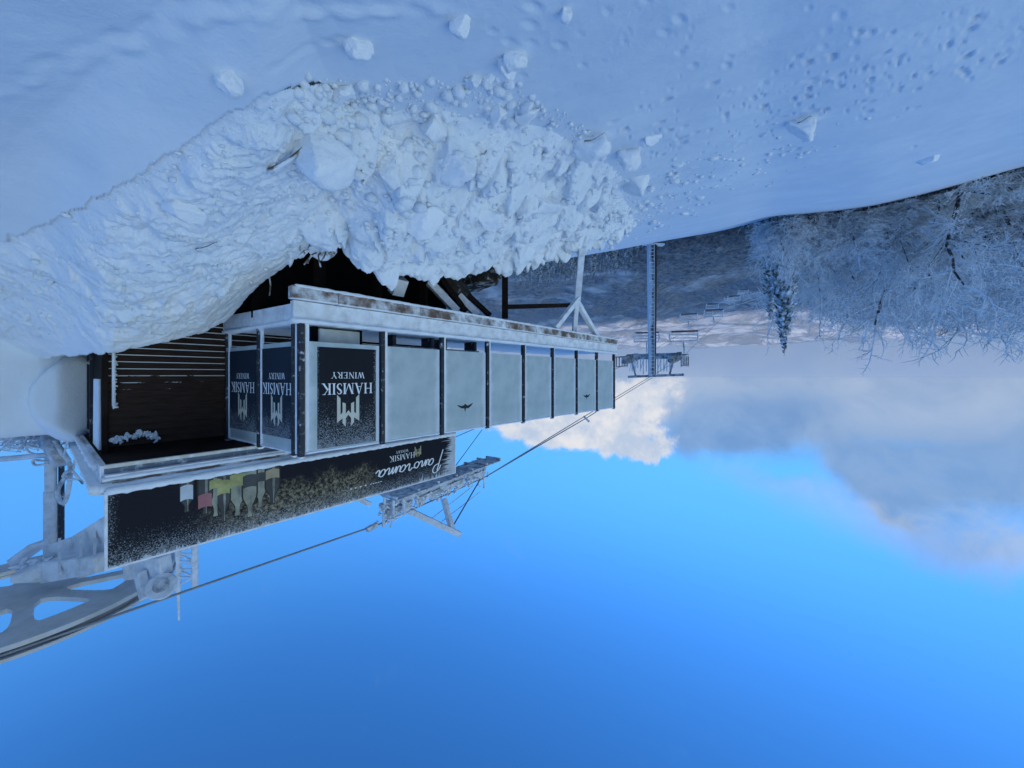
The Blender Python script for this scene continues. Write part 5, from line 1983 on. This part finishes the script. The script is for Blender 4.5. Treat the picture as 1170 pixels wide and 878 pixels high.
def grow_tree(seed, h, spread=0.55, trunk_r=0.16, twigs=3, bushy=1.0):
    """bare tree thick with rime; returns trunk and crown builders"""
    rr = random.Random(seed)
    T = TreeMB()

    def rec(p, d, L, r, lev):
        n = 2 if lev == 4 else 3
        L = L * (0.72 if lev == 4 else 1.0)
        q = p
        dd = d.copy()
        pts = [q.copy()]
        for k in range(n):
            wg = .16 if lev < 3 else .30
            dd = (dd + Vector((rr.gauss(0, wg), rr.gauss(0, wg), rr.gauss(0, wg * .8) + (0.05 if lev else 0)))).normalized()
            q = q + dd * (L / n)
            pts.append(q.copy())
        rs = [r * (1 - 0.45 * k / n) for k in range(n + 1)]
        (T.w if lev < 2 else T.t).tube(pts, rs, 6 if lev < 2 else 3, cap=False)
        if lev >= 4:
            return
        cnt = {0: 10, 1: 6, 2: 6, 3: 6}[lev]
        cnt = max(3, int(cnt * bushy))
        for k in range(cnt):
            t = rr.uniform(0.16 if lev == 0 else 0.12, 1.0)
            i = min(int(t * n), n - 1)
            b = pts[i].lerp(pts[i + 1], t * n - i)
            ax = Vector((rr.gauss(0, 1), rr.gauss(0, 1), rr.gauss(0, 0.6))).normalized()
            ax = (ax - dd * ax.dot(dd)).normalized()
            nd = (dd * rr.uniform(0.45, 1.0) + ax * rr.uniform(0.6, 1.15) * (0.75 + spread * 0.5)).normalized()
            l2 = L * rr.uniform(0.38, 0.66) * (1.0 if lev else 0.85)
            rec(b, nd, l2, max(rs[i] * 0.52, 0.014), lev + 1)
        # leader
        rec(pts[-1], (dd + Vector((rr.gauss(0, .2), rr.gauss(0, .2), .1))).normalized(), L * 0.62, rs[-1], lev + 1)
    rec(Vector((0, 0, -0.6)), Vector((rr.gauss(0, .06), rr.gauss(0, .06), 1)).normalized(), h * 0.52, trunk_r, 0)
    z = max(v[2] for v in T.t.v)
    s = h / z
    for mb in (T.w, T.t):
        mb.v = [(a * s, b * s, c * s) for a, b, c in mb.v]
    return T


def tree_proto(seed, **kw):
    T = grow_tree(seed, 10.0, **kw)
    e = empty('frosted_tree')
    T.w.build('trunk', M['bark'], e, smooth=True)
    T.t.build('crown', M['twig'], e)
    return e


def spruce_proto(seed, h=10.0, r=1.5, snow=M['spruce'], dense=1.0):
    rr = random.Random(seed)
    e = empty('snowy_spruce')
    MB().tube([(0, 0, -0.5), (0, 0, h * 0.6), (0, 0, h)], [0.14, 0.08, 0.015], 7).build('trunk', M['bark'], e)
    mb = MB()
    z = h * 0.04
    while z < h * 0.985:
        f = 1 - z / h
        rad = r * (f ** 0.8) * rr.uniform(0.8, 1.1) + 0.08
        n = max(4, int((7 + 7 * f) * dense))
        for k in range(n):
            a = rr.uniform(0, 6.283)
            L = rad * rr.uniform(0.6, 1.15)
            zz = z + rr.uniform(-.12, .12)
            c, s = math.cos(a), math.sin(a)
            w = L * rr.uniform(0.16, 0.28) + 0.03
            dr = L * rr.uniform(0.30, 0.55)
            pts = [(0.05, 0.02), (0.45, -0.10), (0.8, -0.6), (1.0, -1.0)]
            ws = [w * 0.5, w, w * 0.8, 0.01]
            vs = []
            for (t, q), ww in zip(pts, ws):
                x, zq = L * t, zz + dr * q
                vs += [(x * c - ww * s, x * s + ww * c, zq - ww * .5), (x * c, x * s, zq + ww * .25), (x * c + ww * s, x * s - ww * c, zq - ww * .5)]
            fs = []
            for i in range(3):
                fs += [(i * 3, i * 3 + 3, i * 3 + 4, i * 3 + 1), (i * 3 + 1, i * 3 + 4, i * 3 + 5, i * 3 + 2)]
            mb.raw(vs, fs)
        z += h * 0.030
    mb.build('crown', snow, e)
    return e


def plant(proto, first, px, Y, top, rz, label, cat, group, fat=1.0, hmax=99, sink=0.0):
    X = (585 - px) / F * Y
    zb = float(ground_z(X, Y, False)) - sink
    h = min(hmax, (top - HZ) / F * Y - zb)
    o = proto if first else copy_tree(proto)
    o.location = (X, Y, zb)
    o.rotation_euler = (0, 0, rz)
    s = h / 10.0
    o.scale = (s * fat, s * fat, s)
    tag(o, label, cat, group)
    return o


def build_forest():
    protos = [tree_proto(3, spread=0.5), tree_proto(8, spread=0.75, trunk_r=0.2), tree_proto(21, spread=0.4, bushy=1.1), tree_proto(34, spread=0.6, trunk_r=0.13)]
    used = set()

    def go(pr, px, Y, top, label, grp, fat=1.0):
        f = pr.name not in used
        used.add(pr.name)
        plant(pr, f, px, Y, top, random.uniform(0, 6.28), label, 'tree', grp, fat)
    G = 'frosted bare trees along the slope'
    # the ones a viewer can tell apart
    go(protos[1], 1066, 20.5, 430, 'tallest bare tree with a wide open crown against the cloud', G, 1.1)
    go(protos[1], 1016, 19.0, 352, 'dark trunked frosty tree leaning, left neighbour of two bare trunks', G)
    go(protos[3], 1040, 18.5, 340, 'frosted tree with a black bare trunk low in the wood', G)
    go(protos[0], 1103, 18.0, 400, 'straight dark stemmed frosty tree near the picture edge', G)
    go(protos[2], 884, 24.0, 332, 'rime thick bush like tree at the edge of the wood beside the spruce', G, 1.2)
    go(protos[2], 1140, 19.5, 426, 'broad frosty tree at the outer end of the wood', G, 1.15)
    rr = random.Random(12)
    prof = [(868, 325), (890, 360), (920, 392), (960, 402), (1000, 407), (1050, 408), (1100, 412), (1170, 418), (1300, 440)]
    for px_, Y, tp_ in ((884, 19.5, 318), (909, 19, 335), (878, 22, 300), (920, 20, 352), (897, 18.5, 312), (934, 22, 376)):
        go(protos[2], px_, Y, tp_, 'rime covered bare tree in the dense frosty wood', G, 0.9)
    for k in range(165):
        row = (0, 2, 1, 2)[k % 4]
        px_ = 903 + (k / 165) * 390 + rr.uniform(-8, 8)
        Y = (21, 27, 34)[row] + rr.uniform(-2.5, 3)
        tp_ = np.interp(px_, [p[0] for p in prof], [p[1] for p in prof])
        top = tp_ - (75, 30, 3)[row] + rr.uniform(-14, 5)
        pr = rr.choice(protos)
        go(pr, px_, Y, top, 'rime covered bare tree in the dense frosty wood', G, rr.uniform(0.95, 1.3) if px_ > 940 else 0.7)
    for k in range(44):
        px_ = 882 + k * 7.4 + rr.uniform(-4, 4)
        Y = 19.5 + rr.uniform(-1.5, 2)
        base = (float(ground_z((585 - px_) / F * Y, Y, False))) / Y * F + HZ
        go(protos[2], px_, Y, base + rr.uniform(34, 66), 'low frosted bush at the foot of the wood along the snow edge', 'frosted bushes along the snow edge', rr.uniform(1.3, 2.0))
    # spruces
    M['spruce_far'] = mat('frosted_spruce_needles', (0.030, 0.040, 0.042), 0.9, 0.0, dict(amount=0.42, scale=1.3, up=0.15, soft=0.16, col=(0.50, 0.56, 0.62)), var=0.3)
    sp = [spruce_proto(2, r=2.1, dense=2.2), spruce_proto(5, r=1.7, dense=2.2)]
    far = [spruce_proto(9, r=1.2, snow=M['spruce_far']), spruce_proto(11, r=1.5, snow=M['spruce_far'])]
    su = set()

    def gs(pr, px, Y, top, label, grp, fat=1.0):
        f = pr.name not in su
        su.add(pr.name)
        plant(pr, f, px, Y, top, rr.uniform(0, 6.28), label, 'tree', grp, fat)
    gs(sp[0], 896, 22.5, 407, 'snowy spruce with a pointed top at the edge of the wood', 'snowy spruces', 0.72)
    gs(sp[1], 880, 27, 368, 'shorter snowy spruce beside the pointed one', 'snowy spruces', 0.9)
    for k in range(112):
        px_ = 556 + k * 1.72 + rr.uniform(-3, 3)
        Y = rr.uniform(48, 74)
        top = np.interp(px_, [540, 575, 600, 640, 665, 690, 712, 730, 750], [318, 328, 332, 330, 322, 326, 318, 296, 280]) + rr.uniform(-22, 2)
        gs(rr.choice(far), px_, Y, top, 'frosted spruce in the stand below the terrace', 'frosted spruces below the terrace', rr.uniform(0.8, 1.1))


build_forest()


def shrub(px, py, Y, w, h, seed, label, group, frost=M['twig']):
    rr = random.Random(seed)
    b = P(px, py, Y)
    e = empty('frosted_shrub', b)
    tag(e, label, 'shrub', group)
    mb = MB()
    for k in range(60):
        a = rr.uniform(0, 6.28)
        x, y = math.cos(a) * w * rr.random() * 0.5, math.sin(a) * w * rr.random() * 0.4
        p = Vector((x, y, -0.1))
        d = Vector((x * 1.2, y * 1.2, h * rr.uniform(0.4, 1.0)))
        mb.tube(smooth_line([p, p + d * 0.5 + Vector((rr.gauss(0, .04), rr.gauss(0, .04), 0)), p + d + Vector((rr.gauss(0, .07), rr.gauss(0, .07), 0))], 3), [0.02 - 0.0022 * i for i in range(7)], 4)
        for j in range(4):
            q = p + d * rr.uniform(0.3, 1)
            mb.tube([q, q + Vector((rr.gauss(0, .09), rr.gauss(0, .09), rr.uniform(-.02, .1)))], [0.014, 0.006], 3)
    mb.build('branches', frost, e)


shrub(12, 494, 7.2, 0.7, 0.32, 1, 'low frosted shrub behind the snow bank by the picture edge', 'frosted shrubs behind the bank')
shrub(40, 494, 7.0, 0.6, 0.45, 2, 'taller frosted shrub close to the bullwheel mast', 'frosted shrubs behind the bank')


# ------------------------------------------------------------------ small things in and by the heap
def build_small():
    rr = random.Random(6)
    # dark earth showing under the terrace
    import bmesh
    o = lump('rock', P(540, 318, 8.4), 0.85, 0.6, 0.42, 5, True, 4)
    o.data.materials[0] = M['earth']
    tag(o, 'dark earthy rock showing out of the snow under the terrace', 'rock')
    o = lump('rock', P(519, 330, 7.2), 0.42, 0.35, 0.36, 15, True, 4)
    o.data.materials[0] = M['earth']
    tag(o, 'smaller dark rock wedged between the terrace braces', 'rock')
    # stump of roots at the mouth of the hollow
    e = empty('uprooted_stump', P(368, 284, 4.42))
    tag(e, 'grey torn root stump at the mouth of the dark hollow', 'stump')
    mb = MB().tube([(0, 0.05, -0.12), (0, 0, -0.02), (0.01, -0.05, 0.08)], [0.15, 0.17, 0.12], 12)
    mb.build('wood', M['stick'], e)
    mb = MB()
    for k in range(16):
        a = rr.uniform(0, 6.28)
        p = Vector((math.cos(a) * .1, -0.06, math.sin(a) * .08))
        mb.tube(smooth_line([p, p * 1.7 + Vector((0, -.03, 0)), p * 2.1 + Vector((rr.gauss(0, .03), -.02, rr.uniform(0, .12)))], 3), 0.009, 5)
    mb.build('roots', M['stick'], e)
    sticks = [((308, 190), (350, 160), 0.022, 'dark broken stick beside the largest snow block'),
              ((225, 280), (248, 272), 0.014, 'short brown stick lying on the layered snow'),
              ((415, 202), (413, 190), 0.016, 'small twig stuck in the heap beside the cracked block'),
              ((518, 182), (524, 172), 0.014, 'dark twig across the middle of the heap'),
              ((550, 172), (556, 165), 0.012, 'thin twig between the centre block and the big slab'),
              ((668, 158), (690, 149), 0.010, 'thin stick along the edge of the big tilted slab'),
              ((905, 140), (925, 130), 0.012, 'thin stick along the top of the lone wedge slab'),
              ((592, 248), (598, 243), 0.012, 'tiny twig near the terrace end of the heap')]
    for (a, b, r, lab) in sticks:
        p, q = on_surface(*a), on_surface(*b)
        up = Vector((0, 0, 0.035))
        m_ = (p + q) / 2 + Vector((rr.gauss(0, .01), rr.gauss(0, .01), 0.02))
        o = MB().tube(smooth_line([p + up, m_ + up, q + up], 4), [r * (1 - 0.07 * i) for i in range(9)], 6).build('stick', M['stick'], smooth=True)
        tag(o, lab, 'stick', 'sticks lying in the snow heap')
    # hanging icy twig in the hollow
    o = MB().tube(smooth_line([P(308, 338, 4.75), P(309, 325, 4.72), P(307, 312, 4.7)], 4), 0.009, 5).build('hanging_root', M['stick'])
    tag(o, 'thin pale root hanging in the dark hollow under the deck', 'root')


build_small()


# ------------------------------------------------------------------ the air
def build_haze():
    mb = MB().box(-7000, 7000, -1200, 7000, -760, 14)
    m = bpy.data.materials.new('air')
    m.use_nodes = True
    t = NT(m.node_tree)
    t.n.clear()
    out = t.add('ShaderNodeOutputMaterial')
    v = t.add('ShaderNodeVolumePrincipled')
    v.inputs['Color'].default_value = (0.40, 0.53, 0.72, 1)
    v.inputs['Density'].default_value = 0.00017
    v.inputs['Anisotropy'].default_value = 0.1
    t.l.new(v.outputs[0], out.inputs['Volume'])
    o = mb.build('haze', m)
    tag(o, kind='stuff')


import os
if not os.environ.get('NOHAZE'):
    build_haze()
